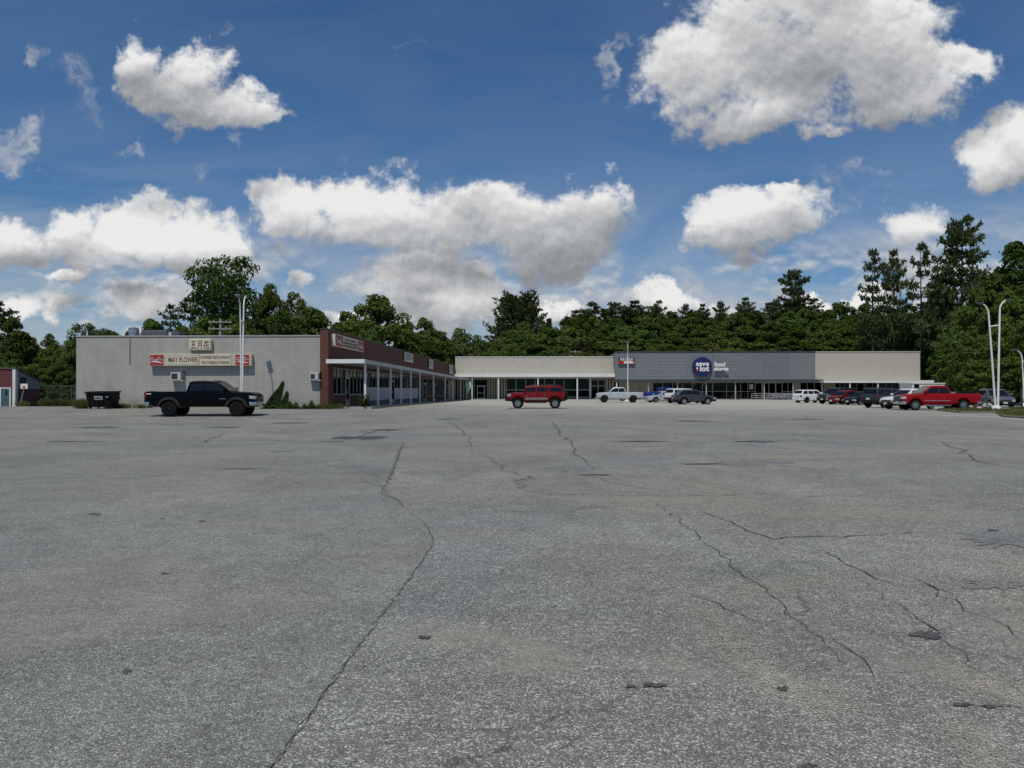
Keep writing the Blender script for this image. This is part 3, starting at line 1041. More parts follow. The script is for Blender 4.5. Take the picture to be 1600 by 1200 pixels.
def broad_tree(seed, H=12.0, Wd=9.0, base=.22, nclump=60, per=150, leaf=.34, shape='round', mat=None, gap=0.0, low=False):
    """Trunk mesh and crown mesh of a broad-leaved tree, H tall and Wd wide."""
    rng = np.random.default_rng(seed)
    tm = MB()
    top = H * .80
    lean = rng.normal(0, .03 * H, 2)
    tp = [(lean[0] * t * t, lean[1] * t * t, top * t) for t in (0, .15, .35, .55, .75, 1)]
    r0 = .020 * H
    tm.tube([(x, y, z - .3 if i == 0 else z) for i, (x, y, z) in enumerate(tp)], [r0 * 1.25, r0, r0 * .85, r0 * .62, r0 * .4, r0 * .12], 7)
    cl = []
    for i in range(nclump * 3):
        if len(cl) >= nclump:
            break
        u = base + (1 - base) * rng.random() ** .85
        if shape == 'round':
            w = math.sin(math.pi * min(1, max(0.02, (u - base) / (1 - base) * .86 + .13))) ** .6
        elif shape == 'tall':
            w = math.sin(math.pi * min(1, max(0.02, (u - base) / (1 - base) * .80 + .18))) ** .8 * .72
        elif shape == 'spread':
            w = (.35 + .65 * min(1, (u - base) / (.45 * (1 - base)))) * (1 if u < .8 else math.sqrt(max(0.03, 1 - ((u - .8) / .2) ** 2)))
        else:
            w = (1 - .55 * u)
        a = rng.random() * 2 * math.pi
        rad = Wd / 2 * w * math.sqrt(rng.random() * .85 + .15) * (1 + .16 * math.sin(3 * a + seed)) * .86
        c = np.array([math.cos(a) * rad + lean[0] * u, math.sin(a) * rad + lean[1] * u, u * H * .965])
        rc = H * (.042 + .048 * rng.random()) * (1.1 - .45 * max(0, u - .7) / .3)
        if gap and rng.random() < gap:
            continue
        cl.append((c, rc))
    Cs, Ns, Ss = [], [], []
    for i, (c, rc) in enumerate(cl):
        n = int(per * (rc / (.068 * H)) ** 2)
        d = unit(rng.normal(size=(n, 3)) + np.array([0, 0, .35]))
        rr = rc * (0.60 + .5 * rng.random(n) ** .6)
        stray = rng.random(n) < .06
        rr = np.where(stray, rr * 1.35, rr)
        P = c + d * rr[:, None] * np.array([1.08, 1.08, .78])
        N_ = unit(d * .75 + rng.normal(size=(n, 3)) * .5 + np.array([0, 0, .65]))
        Cs.append(P)
        Ns.append(N_)
        Ss.append(leaf * (.65 + .7 * rng.random(n)))
        if i % 3 == 0:
            s0 = tp[int(min(4, max(1, (c[2] / H) * 4)))]
            mid = [(s0[0] + c[0]) / 2, (s0[1] + c[1]) / 2, (min(s0[2], c[2] * .8) + c[2]) / 2 - .2]
            tm.tube([(s0[0], s0[1], min(s0[2], c[2] * .8)), mid, tuple(c)], [r0 * .40, r0 * .26, r0 * .06], 5)
    V = leaf_faces(np.concatenate(Cs), np.concatenate(Ns), np.concatenate(Ss), rng)
    return tm.mesh('trunk', smooth=60), mesh_quads('crown', V, mat or M_leaf), H, 2 * float(np.percentile(np.hypot(V[:, 0], V[:, 1]), 96))


def pine_tree(seed, H=16.0, Wd=8.0, base=.35, whorl=.85, kind='white', per=9, gap=.15):
    rng = np.random.default_rng(seed)
    tm = MB()
    r0 = .014 * H
    tm.tube([(0, 0, -.3), (0, 0, H * .5), (rng.normal(0, .1), rng.normal(0, .1), H)], [r0 * 1.2, r0 * .7, r0 * .1], 7)
    Cs, Ds = [], []
    z = base * H
    while z < H * .985:
        u = (z - base * H) / (H * (1 - base))
        if kind == 'white':
            ln = Wd / 2 * (1 - u) ** .45 * (.50 + .72 * rng.random()) * (1 if u > .15 else .7)
            up = .02 + .55 * u * u
        elif kind == 'fan':
            ln = Wd / 2 * (1 - u ** 2) ** .5 * (.85 + .2 * rng.random())
            up = .55 + .9 * u
        else:
            ln = Wd / 2 * (1 - u) ** .95 * (.8 + .3 * rng.random())
            up = -.12 + .4 * u
        nb = 5 if kind != 'spruce' else 7
        a0 = rng.random() * 6.28
        for k in range(nb):
            if rng.random() < gap:
                continue
            a = a0 + k * 2 * math.pi / nb + rng.normal(0, .25)
            l = max(.4, ln * (.7 + .45 * rng.random()))
            dr = np.array([math.cos(a), math.sin(a), up + rng.normal(0, .06)])
            s = np.array([0, 0, z])
            e = s + dr * l
            bend = np.array([0, 0, .10 * l])
            tm.tube([tuple(s), tuple((s + e) / 2 - bend * .6), tuple(e)], [r0 * .22, r0 * .16, r0 * .05], 4, cap=False)
            nt = max(4, int(l / (.20 if kind in ('white', 'fan') else .30)))
            side = np.array([-math.sin(a), math.cos(a), 0])
            for j in range(nt):
                f = .28 + .74 * (j + rng.random()) / nt
                wing = (.36 if kind == 'white' else .30) * l * (1.1 - abs(f - .6)) * (rng.random() * 2 - 1)
                c = s + dr * l * f - bend * (1 - (2 * f - 1) ** 2) * .6 + side * wing + np.array([0, 0, rng.normal(.05, .05)])
                Cs.append(np.repeat(c[None], per, 0) + rng.normal(0, .09, (per, 3)))
                Ds.append(unit(np.repeat((dr * .5 + side * np.sign(wing) * .45)[None], per, 0) + rng.normal(0, .75, (per, 3)) + np.array([0, 0, .30])))
        z += whorl * (.75 + .5 * rng.random()) * (1 - .35 * u)
    C = np.concatenate(Cs)
    D = np.concatenate(Ds)
    n = len(C)
    side = unit(np.cross(D, rng.normal(size=(n, 3))))
    ln = (.40 + .28 * rng.random(n))[:, None]
    wd = .07 + .04 * rng.random(n)[:, None]
    p0, p2 = C - D * ln * .1, C + D * ln
    mid = C + D * ln * .5
    V = np.stack([p0, mid + side * wd, p2, mid - side * wd], 1).reshape(-1, 3)
    return tm.mesh('trunk', smooth=60), mesh_quads('crown', V, M_needle), H, 2 * float(np.percentile(np.hypot(V[:, 0], V[:, 1]), 97))


PROTO = {}


def make_protos():
    PROTO['round'] = [broad_tree(11, 12, 9.5, .14, 100, 130, .27), broad_tree(12, 12, 8.6, .12, 96, 135, .27), broad_tree(13, 12, 10, .16, 104, 125, .28)]
    PROTO['tall'] = [broad_tree(21, 14, 9.5, .10, 92, 120, .28, 'tall'), broad_tree(22, 14, 9.0, .08, 88, 125, .27, 'tall')]
    PROTO['oak'] = [broad_tree(34, 16, 12.5, .30, 120, 75, .30, 'spread', gap=.18)]
    PROTO['pale'] = [broad_tree(41, 12, 9, .12, 84, 105, .27, 'round', M_leafpale)]
    PROTO['white'] = [pine_tree(51, 16, 9.5, .24, 1.1, per=11, gap=.08), pine_tree(52, 16, 8.2, .22, 1.05, per=10, gap=.14), pine_tree(53, 16, 7.6, .28, 1.3, per=8, gap=.28)]
    PROTO['spruce'] = [pine_tree(61, 14, 6.5, .05, .55, 'spruce', 8), pine_tree(62, 14, 7.0, .06, .6, 'spruce', 8)]
    PROTO['fan'] = [pine_tree(71, 15, 10.5, .42, .55, 'fan', 11, .02)]
    PROTO['shrub'] = [broad_tree(81, 4, 4.6, .02, 30, 130, .17, 'low'), broad_tree(82, 4, 5.0, .02, 28, 140, .17, 'low')]


TREES = []


def tree(kind, u, vtop, Y, wpx=None, label=None, group=None, name=None, var=None, x=None, cat='tree', rz=None):
    """A tree of a kind whose crown tops out at picture row vtop when it stands at column u, depth Y."""
    rng = random.Random(int(u * 31 + vtop * 7 + Y * 13))
    X = xu(u, Y) if x is None else x
    zb = ground_z(X, Y)
    h = zv(vtop, X, Y) - zb
    pr = PROTO[kind]
    tr, cr, H, Wd = pr[rng.randrange(len(pr)) if var is None else var]
    s = h / (H * 1.02)
    sx = s if wpx is None else wpx * depth(X, Y) / FPX / Wd
    nm = name or {'round': 'maple_tree', 'tall': 'birch_tree', 'oak': 'oak_tree', 'pale': 'pale_tree', 'white': 'pine_tree', 'spruce': 'spruce_tree', 'fan': 'fir_tree', 'shrub': 'shrub'}[kind]
    t = thing(nm, label, cat, (X, Y, zb), 0, group)
    t.rotation_euler = (0, 0, rng.random() * 6.28 if rz is None else rz)
    t.scale = (sx, sx, s)
    obj('trunk', tr, M_bark, t)
    obj('crown', cr, None, t)
    TREES.append((u, vtop, Y))
    return t


def ground_z(x, y):
    return hz(x, y) if y > 128 or x > 60 else gz(x, y)


def leaf_cloud(name, pts, nrm, size, mat, parent=None, seed=0, kind=None, elong=1.4):
    rng = np.random.default_rng(seed)
    P = np.array(pts)
    N_ = unit(np.array(nrm) + rng.normal(size=P.shape) * .5)
    V = leaf_faces(P, N_, size * (.6 + .8 * rng.random(len(P))), rng, elong)
    if parent is not None:
        V = V - np.array(root_loc(parent))
    return obj(name, mesh_quads(name, V, mat), None, parent, kind=kind)


def blades(name, spots, h, w, mat, seed, parent=None, kind=None):
    """Grass or weed blades: a narrow upright kite at each spot (x, y, z)."""
    rng = np.random.default_rng(seed)
    P = np.array(spots)
    n = len(P)
    a = rng.random(n) * 6.28
    hh = (h * (.5 + .9 * rng.random(n)))[:, None]
    side = np.stack([np.cos(a), np.sin(a), np.zeros(n)], 1) * w
    bend = np.stack([rng.normal(0, .35, n), rng.normal(0, .35, n), np.ones(n)], 1) * hh
    V = np.stack([P - side * .3, P + bend * .5 + side, P + bend, P + bend * .5 - side], 1).reshape(-1, 3)
    if parent is not None:
        V = V - np.array(root_loc(parent))
    return obj(name, mesh_quads(name, V, mat), None, parent, kind=kind)


make_protos()
# ------------------------------------------------------------------ ground
def grid(name, xs, ys, hf, mat, skip=None):
    m = MB()
    m.v = [(x, y, hf(x, y)) for y in ys for x in xs]
    n = len(xs)
    for j in range(len(ys) - 1):
        for i in range(n - 1):
            if skip and skip((xs[i] + xs[i + 1]) / 2, (ys[j] + ys[j + 1]) / 2):
                continue
            a = j * n + i
            m.f.append((a, a + 1, a + n + 1, a + n))
    me = bpy.data.meshes.new(name)
    me.from_pydata(m.v, [], m.f)
    me.polygons.foreach_set('use_smooth', [True] * len(me.polygons))
    return obj(name, me, mat, kind='structure')


gx = [-1800, -700, -300] + list(range(-160, 201, 8)) + [320, 700, 1800]
gy = [-900, -200] + list(range(-40, 301, 6)) + [360, 450, 600, 900, 1500, 2600]
grid('ground', gx, gy, lambda x, y: hz(x, y) + gz(x, y) - .07, M_forest)
BACK = 52.0                                        # depth of the left building's end wall
lx = [-150, -120, -90, -70] + [i * 2.0 for i in range(-30, 31)] + [68, 80, 100, 130]
ly = [-60, -30, -10] + [i * 2.0 for i in range(0, 68)] + [136]
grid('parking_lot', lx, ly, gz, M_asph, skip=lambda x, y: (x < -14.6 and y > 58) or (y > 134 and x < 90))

rng0 = random.Random(5)


def jitter_line(pts, step, amp, rng):
    out = []
    for (a, b) in zip(pts, pts[1:]):
        a, b = Vector(a), Vector(b)
        n = max(1, int((b - a).length / step))
        for k in range(n):
            p = a.lerp(b, k / n)
            out.append(p + Vector((rng.uniform(-amp, amp), rng.uniform(-amp, amp))))
    out.append(Vector(pts[-1]))
    return out


# the finer surface to the left of the long seam
seam = [gp(u, v) for u, v in ((300, 1420), (425, 1200), (560, 1010), (640, 905), (678, 848), (668, 822), (630, 790), (600, 770), (612, 740), (622, 712), (632, 690))]
far_edge = [gp(u, v) for u, v in ((632, 690), (500, 689), (300, 690), (100, 692), (-300, 694))]
left_edge = [gp(u, v) for u, v in ((-300, 694), (-1500, 1000), (-1500, 1800))]
se = jitter_line(seam, .09, .016, rng0)
fe = jitter_line(far_edge, .5, .16, rng0)
ring = se + fe + [Vector(p) for p in left_edge]
me = bpy.data.meshes.new('asphalt_overlay')
bm = bmesh.new()
vs = [bm.verts.new((p.x, p.y, .005)) for p in ring]
f = bm.faces.new(vs)
bmesh.ops.triangulate(bm, faces=[f])
bmesh.ops.recalc_face_normals(bm, faces=bm.faces)
if bm.faces[:][0].normal.z < 0:
    bmesh.ops.reverse_faces(bm, faces=bm.faces)
bm.to_mesh(me)
bm.free()
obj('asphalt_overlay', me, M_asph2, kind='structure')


def strip(m, pts, w, z, rng, taper=True):
    """Flat ragged band along pts."""
    n = len(pts)
    L, Rr = [], []
    for i, p in enumerate(pts):
        t = (pts[min(i + 1, n - 1)] - pts[max(i - 1, 0)])
        t.normalize()
        nn = Vector((-t.y, t.x))
        ww = w * rng.uniform(.35, 1.5) * (1 if not taper else min(1, .2 + 3 * min(i, n - 1 - i) / n))
        L.append(p + nn * ww / 2)
        Rr.append(p - nn * ww / 2)
    for i in range(n - 1):
        m.poly([(q.x, q.y, z + gz(q.x, q.y)) for q in (L[i], Rr[i], Rr[i + 1], L[i + 1])][::-1])


cr = MB()
strip(cr, jitter_line(seam[:8], .05, .014, rng0), .0055, .009, rng0, False)  # dark line along the seam, with the edge's shadow painted in
CRACKS = [
    (((600, 770), (612, 740), (622, 712), (632, 690)), .05),
    (((740, 702), (738, 690), (722, 672), (700, 658)), .045),
    (((1000, 770), (1060, 812), (1160, 895), (1250, 975), (1330, 1045), (1400, 1050), (1470, 1040)), .016),
    (((1330, 900), (1420, 960), (1520, 1040), (1600, 1090)), .016),
    (((1400, 890), (1470, 930), (1600, 1000)), .02),
    (((1010, 805), (1100, 800), (1200, 842), (1330, 838), (1480, 830), (1600, 850)), .03),
    (((1260, 850), (1340, 890), (1420, 925)), .02),
    (((560, 745), (590, 762), (630, 790)), .03),
    (((860, 655), (895, 700), (930, 735)), .06), (((1100, 690), (1180, 696), (1260, 704), (1360, 712)), .05),
    (((1500, 1100), (1560, 1102), (1600, 1106)), .018), (((1080, 930), (1140, 950), (1190, 975)), .014),
    (((1470, 690), (1530, 720), (1600, 735)), .05), (((40, 668), (140, 662), (230, 655)), .06), (((110, 668), (200, 668)), .08),
    (((430, 662), (490, 660)), .08), (((300, 690), (420, 688), (500, 690)), .06), (((330, 733), (420, 734)), .05),
    (((520, 672), (590, 672), (560, 682)), .10), (((530, 684), (600, 684)), .10), (((300, 700), (330, 685), (365, 672)), .04),
    (((930, 690), (1010, 688), (1060, 692)), .06), (((900, 740), (985, 760), (1040, 768)), .035), (((1210, 735), (1280, 738), (1340, 745)), .05),
    (((1380, 900), (1440, 912), (1490, 930)), .02), (((880, 800), (960, 790), (1040, 792)), .02), (((1290, 990), (1330, 1020), (1365, 1060)), .02),
]
for pts, w in CRACKS:
    strip(cr, jitter_line([gp(u, v) for u, v in pts], .12 if pts[0][1] > 760 else .6, .05 if pts[0][1] > 760 else .14, rng0), w * (.6 if pts[0][1] > 760 else .8), .0095, rng0)
obj('cracks_and_seam_shade', cr, M_crack_shade, kind='stuff')


def blot(u, v, ru, rv, rng, n=26):
    """Ragged flat spot round the ground point seen at u, v, ru x rv pixels large."""
    c, ex, ey = Vector(gp(u, v)), Vector(gp(u + ru, v)), Vector(gp(u, v - rv))
    ax, ay = ex - c, ey - c
    out = []
    for k in range(n):
        a = 2 * math.pi * k / n
        q = rng.uniform(.45, 1.25)
        p = c + ax * math.cos(a) * q + ay * math.sin(a) * q
        out.append((p.x, p.y))
    return out


tar = MB()
for (u, v, ru, rv) in ((148, 804, 11, 2), (317, 815, 8, 1.5), (259, 897, 8, 2), (663, 996, 11, 3), (200, 1049, 9, 4), (1447, 992, 27, 7), (1022, 1071, 20, 4), (985, 1072, 8, 3), (1222, 1076, 9, 5), (1500, 1101, 20, 3), (1545, 1104, 14, 3), (1550, 829, 12, 1.5), (1260, 1196, 16, 5), (255, 811, 4, 1), (560, 684, 46, 2.6), (603, 672, 30, 1.4), (520, 690, 25, .9), (155, 668, 42, .9), (455, 661, 26, .8), (350, 668, 30, .7), (1080, 658, 32, .8), (1260, 655, 26, .7), (1180, 690, 36, 1), (1000, 690, 40, .9), (380, 733, 42, .6), (440, 706, 20, .5), (700, 655, 24, .7), (120, 690, 50, .6), (930, 742, 30, 1), (1100, 725, 36, .9), ):
    tar.poly([(x, y, .0075) for x, y in blot(u, v, ru, rv, rng0)])
obj('tar_spots', tar, M_spot, kind='stuff')
pt = MB()
for (u, v, ru, rv) in ((1575, 842, 66, 12), (1180, 722, 60, 5), (1560, 912, 60, 9)):
    pt.poly([(x, y, .0055) for x, y in blot(u, v, ru, rv, rng0, 30)])
obj('asphalt_patch', pt, M_patch, kind='structure')

# loose pale sand and grit washed into the hollows of the lot
SAND = [(((1085, 935), (1120, 985), (1180, 1040), (1240, 1082), (1330, 1100)), .13, 5200, .011), (((1130, 928), (1190, 920), (1250, 905), (1360, 915)), .13, 3000, .012), (((1470, 1035), (1540, 1070), (1620, 1092)), .12, 2600, .011),
        (((1490, 1115), (1540, 1180), (1570, 1230)), .08, 1500, .010), (((1010, 775), (1080, 808), (1150, 812), (1230, 870)), .35, 2600, .022), (((600, 776), (700, 776), (830, 782)), .40, 2200, .026), (((668, 830), (730, 832), (800, 838)), .22, 900, .020),
        (((1230, 812), (1330, 800), (1500, 808)), .35, 1700, .024), (((900, 860), (1000, 880)), .25, 700, .018), (((420, 640 + 130), (520, 782)), .3, 500, .02)]
rs_ = np.random.default_rng(12)
P_ = []
for pts, wd, n, sz in SAND:
    q = [Vector(gp(u, v)) for u, v in pts]
    for k in range(int(n * 1.35)):
        i = rs_.integers(0, len(q) - 1)
        b = q[i].lerp(q[i + 1], rs_.random())
        spread = wd * 1.05 * (1 + .3 * math.sin(i * 2.1 + 1))
        x, y = b.x + rs_.normal(0, spread) * .8, b.y + rs_.normal(0, spread)
        P_.append((x, y, .0022, sz * (.38 + .78 * rs_.random())))
P_ = np.array(P_)
V_ = leaf_faces(P_[:, :3], np.repeat(np.array([[0., 0., 1.]]), len(P_), 0), P_[:, 3], rs_, 1.25)
V_[:, 2] = np.clip(V_[:, 2], .0016, .0030)
obj('sand', mesh_quads('sand', V_, pbr('pale_sand', (.40, .375, .315), .95, var=.3, scale=14, spec=.1)), None, kind='stuff')

# painted parking lines, mostly worn away
LINES = [((168, 662), (196, 656)), ((228, 657), (262, 649)), ((783, 643), (800, 636)), ((1500, 668), (1640, 672)), ((1330, 665), (1480, 672)), ((1560, 699), (1640, 698))]
ln = None
for i, (a, b) in enumerate(LINES):
    z0 = .005
    pa, pb = Vector(gp(*a)), Vector(gp(*b))
    d = (pb - pa).normalized()
    nn = Vector((-d.y, d.x)) * .06
    n = 12
    mm = MB()
    for k in range(n):
        q0, q1 = pa.lerp(pb, k / n), pa.lerp(pb, (k + 1) / n)
        mm.poly([(p.x, p.y, gz(p.x, p.y) + z0) for p in (q0 - nn, q1 - nn, q1 + nn, q0 + nn)])
    obj('parking_line', mm, M_line, kind='structure')

# ------------------------------------------------------------------ left building: painted block end wall, brick shop front
FX = -14.5                                         # plane of the brick shop front
CXP = -12.07                                       # canopy edge and post line
WEND = 130.0                                       # the far shops' wall
zW0 = .22
WX0 = xu(119, BACK)
PX0, PX1 = xu(500.5, BACK), FX
wall_top = zv(525.5, PX0, BACK)
para_top = zv(514.6, FX, BACK)
lb = thing('shopping_plaza_wing', 'long low plaza wing with pale painted block end wall and red brick shop fronts', 'building', ((WX0 + FX) / 2, BACK, 0.0))


def canopy_z(y):
    """The walkway roof follows the ground's slight fall."""
    return 3.42 + .0 - (y - 52.5) * .0022


def walk_z(y):
    return .40 - .36 * min(1, max(0, (y - 52) / 60))


obj('end_wall', MB().box(WX0, PX0, BACK, BACK + .3, -.3, wall_top), M_block, lb, world=True)
obj('coping', MB().box(WX0 - .04, PX0 - .003, BACK - .05, BACK + .34, wall_top + .003, wall_top + .09), pbr('coping_metal', (0.36, 0.36, 0.35), .5, var=.08), lb, world=True)
NX = FX - 12.0
obj('side_wall', MB().box(WX0, WX0 + .3, BACK + .303, 72.0, -.3, wall_top), M_block, lb, world=True)
obj('cross_wall', MB().box(WX0 + .303, NX, 71.7, 72.0, -.3, wall_top), M_block, lb, world=True)
obj('rear_wall', MB().box(NX, NX + .3, 71.7, WEND + 5, -.3, wall_top), M_block, lb, world=True)
obj('roof', MB().box(WX0 + .303, FX - .3, BACK + .303, 71.69, wall_top - .35, wall_top - .2), M_roof, lb, world=True)
obj('roof', MB().box(NX + .303, FX - .3, 71.7, WEND + 5, wall_top - .35, wall_top - .2), M_roof, lb, world=True)
obj('brick_pier', MB().box(PX0 + .003, PX1, BACK - .1, BACK + .7, -.3, para_top), M_brickx, lb, world=True)
obj('pier_cap', MB().box(PX0 - .03, PX1 + .03, BACK - .13, BACK + .72, para_top + .003, para_top + .07), M_charcoal, lb, world=True)
par_z = 3.15
obj('brick_parapet', MB().box(FX - .3, FX, BACK + .703, WEND + 3, par_z, para_top - .02), M_brick, lb, world=True)
obj('parapet_cap', MB().box(FX - .34, FX + .04, BACK + .73, WEND + 3, para_top - .017, para_top + .05), M_charcoal, lb, world=True)
obj('pilaster', MB().box(FX - .30, FX - .003, BACK + .703, BACK + 1.25, -.2, par_z - .003), M_brick, lb, world=True)
for (u, zA, zB) in ((203, zv(570, xu(203, BACK), BACK), wall_top - .02),):
    x = xu(u, BACK)
    obj('wall_streak', MB().box(x - .055, x + .055, BACK - .012, BACK - .003, zA, zB), pbr('dark_streak', (0.17, 0.165, 0.155), .9, var=.3, scale=2), lb, world=True)  # dark vertical streak on the wall, built as a thin raised strip
# interior shell
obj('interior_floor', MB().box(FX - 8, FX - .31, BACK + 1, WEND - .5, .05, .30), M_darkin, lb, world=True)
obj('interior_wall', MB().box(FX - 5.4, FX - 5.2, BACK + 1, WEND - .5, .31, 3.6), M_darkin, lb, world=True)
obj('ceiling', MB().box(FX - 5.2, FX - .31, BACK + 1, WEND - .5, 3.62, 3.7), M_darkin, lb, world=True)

# canopy
cy0, cy1 = BACK - .35, 126.4
m = MB()
for (ya, yb) in ((cy0, cy1),):
    za, zb_ = canopy_z(ya), canopy_z(yb)
    m.v += [(FX + .003, ya, za), (CXP + .12, ya, za), (CXP + .12, yb, zb_), (FX + .003, yb, zb_)]
    m.v += [(FX + .003, ya, za + .10), (CXP + .12, ya, za + .10), (CXP + .12, yb, zb_ + .10), (FX + .003, yb, zb_ + .10)]
    m.f += [(3, 2, 1, 0), (4, 5, 6, 7), (0, 1, 5, 4), (1, 2, 6, 5), (2, 3, 7, 6), (3, 0, 4, 7)]
obj('canopy_roof', m, pbr('canopy_soffit', (0.42, 0.42, 0.40), .7, var=.08), lb, world=True)
m = MB()
n0 = 0
m.v += [(CXP + .123, cy0, canopy_z(cy0) - .05), (CXP + .17, cy0, canopy_z(cy0) - .05), (CXP + .17, cy1, canopy_z(cy1) - .05), (CXP + .123, cy1, canopy_z(cy1) - .05)]
m.v += [(x, y, z + .27) for x, y, z in m.v[:4]]
m.f += [(3, 2, 1, 0), (4, 5, 6, 7), (0, 1, 5, 4), (1, 2, 6, 5), (2, 3, 7, 6), (3, 0, 4, 7)]
obj('canopy_fascia', m, pbr('shaded_white_fascia', (.50, .50, .48), .55, var=.06, dirt=((.3, .29, .26), .5)), lb, world=True)  # white darkened in the colour to imitate shade on this side
obj('canopy_fascia', MB().box(xu(509.5, cy0), CXP + .12, cy0 - .05, cy0 - .003, canopy_z(cy0) - .05, canopy_z(cy0) + .23), M_white, lb, world=True)
obj('flashing', MB().prism([(FX + .005, cy0 + .5, canopy_z(52) + .13), (FX + .5, cy0 + .5, canopy_z(52) + .13), (FX + .005, cy0 + .5, canopy_z(52) + .42)], (0, 9, -.02)), M_black, lb, world=True)
POSTS = [52.4, 56.6, 61.3, 66.0, 71.0, 76.3, 86.1, 96.6, 105.4, 115.0, 125.0]
pm_ = MB().box(-.065, .065, -.065, .065, 0, 1.0)
post_me = pm_.mesh('post')
for y in POSTS:
    z0, z1 = walk_z(y), canopy_z(y) - .003
    o = obj('post', post_me, M_white, lb, loc=Vector((CXP, y, z0)) - lb.location)
    o.scale = (1, 1, z1 - z0)
# pavement under the canopy
m = MB()
ys = [BACK - .3 + i * 2.0 for i in range(0, 39)]
for (a, b) in zip(ys, ys[1:]):
    n = len(m.v)
    e = CXP + .45
    m.v += [(FX + .0, a, walk_z(a)), (e, a, walk_z(a)), (e, b, walk_z(b)), (FX, b, walk_z(b)), (FX, a, -.2), (e, a, -.2), (e, b, -.2), (FX, b, -.2)]
    m.f += [tuple(n + i for i in f) for f in ((0, 1, 2, 3), (5, 4, 7, 6))]
    if a == ys[0]:
        m.f.append(tuple(n + i for i in (4, 5, 1, 0)))
obj('sidewalk', m, M_conc, kind='structure')
m = MB()
for (a, b) in zip(ys, ys[1:]):
    n = len(m.v)
    e0, e1 = CXP + .452, CXP + .60
    m.v += [(e0, a, walk_z(a) + .004), (e1, a, walk_z(a) - .002), (e1, b, walk_z(b) - .002), (e0, b, walk_z(b) + .004), (e0, a, -.2), (e1 + .03, a, -.2), (e1 + .03, b, -.2), (e0, b, -.2)]
    m.f += [tuple(n + i for i in f) for f in ((0, 1, 2, 3), (5, 6, 2, 1))]
    if a == ys[0]:
        m.f.append(tuple(n + i for i in (4, 5, 1, 0)))
obj('kerb', m, M_yellow, kind='structure')


def frame_bar(parent, x0, x1, y0, y1, z0, z1, name='mullion', mat=None):
    obj(name, MB().box(x0, x1, y0, y1, z0, z1), mat or M_alum, parent, world=True)


M_panelw = pbr('white_window_panel', (0.52, 0.53, 0.53), .6, var=.06, scale=1.2)
M_glaz = M_glass


def bay(y0, y1, zs, ze, knee, knee_mat, n, knee_name):
    """Shop window along the brick front: low panel, panes between mullions."""
    if knee_name == 'window_panel':
        for k in range(n):
            a, b = y0 + (y1 - y0) * k / n, y0 + (y1 - y0) * (k + 1) / n
            obj(knee_name, MB().box(FX - .12, FX - .05, a + .05, b - .05, zs + .35, knee), knee_mat, lb, world=True)
        obj('knee_wall', MB().box(FX - .25, FX - .13, y0, y1, -.1, knee - .05), M_darkin, lb, world=True)
        obj('knee_wall', MB().box(FX - .12, FX - .03, y0, y1, -.1, zs + .345), pbr('bluish_sill', (0.10, 0.11, 0.125), .8, var=.1), lb, world=True)
    else:
        obj('knee_wall', MB().box(FX - .25, FX - .04, y0, y1, -.1, knee), knee_mat, lb, world=True)
    w = obj('window', MB().box(FX - .14, FX - .05, y0, y1, knee + .003, knee + .06), M_alum, lb, world=True)
    obj('head_bar', MB().box(FX - .14, FX - .05, y0, y1, ze - .07, ze), M_alum, w, world=True)
    for k in range(n):
        a, b = y0 + (y1 - y0) * k / n, y0 + (y1 - y0) * (k + 1) / n
        obj('pane', MB().box(FX - .10, FX - .09, a + .03, b - .03, knee + .062, ze - .072), M_glaz, w, world=True)
    for k in range(n + 1):
        a = y0 + (y1 - y0) * k / n
        obj('mullion', MB().box(FX - .15, FX - .04, a - .028, a + .028, knee + .062, ze - .072), M_alum, w, world=True)


def shop_door(y0, y1, zs, zd, ze, parent=lb):
    d = obj('door', MB().box(FX - .12, FX - .04, y0 + .03, y0 + .12, zs, zd).box(FX - .12, FX - .04, y1 - .12, y1 - .03, zs, zd).box(FX - .12, FX - .04, y0 + .121, y1 - .121, zd - .1, zd).box(FX - .12, FX - .04, y0 + .121, y1 - .121, zs, zs + .22), M_alum, parent, world=True)
    obj('pane', MB().box(FX - .09, FX - .08, y0 + .122, y1 - .122, zs + .222, zd - .102), M_glaz, d, world=True)
    obj('handle', MB().box(FX - .035, FX + .02, y0 + .16, y0 + .20, zs + .9, zs + 1.25), M_metal, d, world=True)
    tr = obj('transom', MB().box(FX - .12, FX - .05, y0, y1, zd + .003, zd + .08), M_alum, parent, world=True)
    obj('head_bar', MB().box(FX - .12, FX - .05, y0, y1, ze - .07, ze), M_alum, tr, world=True)
    obj('pane', MB().box(FX - .09, FX - .08, y0 + .03, y1 - .03, zd + .083, ze - .073), M_glaz, tr, world=True)


ZT = par_z - .003
bay(53.25, 56.75, .38, ZT, 1.22, M_brick, 3, 'knee_wall')
shop_door(56.8, 58.0, .38, 2.5, ZT)
bay(58.05, 62.6, .38, ZT, 1.18, M_brick, 4, 'knee_wall')
obj('brick_pilaster', MB().box(FX - .3, FX - .01, 62.62, 63.1, -.1, ZT), M_brick, lb, world=True)
bay(63.15, 74.3, .32, ZT, 1.75, M_panelw, 8, 'window_panel')
shop_door(74.4, 75.9, .3, 2.45, ZT)
bay(76.0, 90.6, .28, ZT, 1.72, M_panelw, 10, 'window_panel')
obj('brick_pilaster', MB().box(FX - .3, FX - .01, 90.65, 91.3, -.1, ZT), M_brick, lb, world=True)
bay(91.35, 94.8, .2, ZT, .85, M_brick, 3, 'knee_wall')
shop_door(94.9, 97.2, .2, 2.4, ZT)
bay(97.3, 104.4, .18, ZT, .80, M_brick, 5, 'knee_wall')
shop_door(104.5, 106.3, .15, 2.35, ZT)
bay(106.4, 116.5, .1, ZT, .75, M_brick, 6, 'knee_wall')
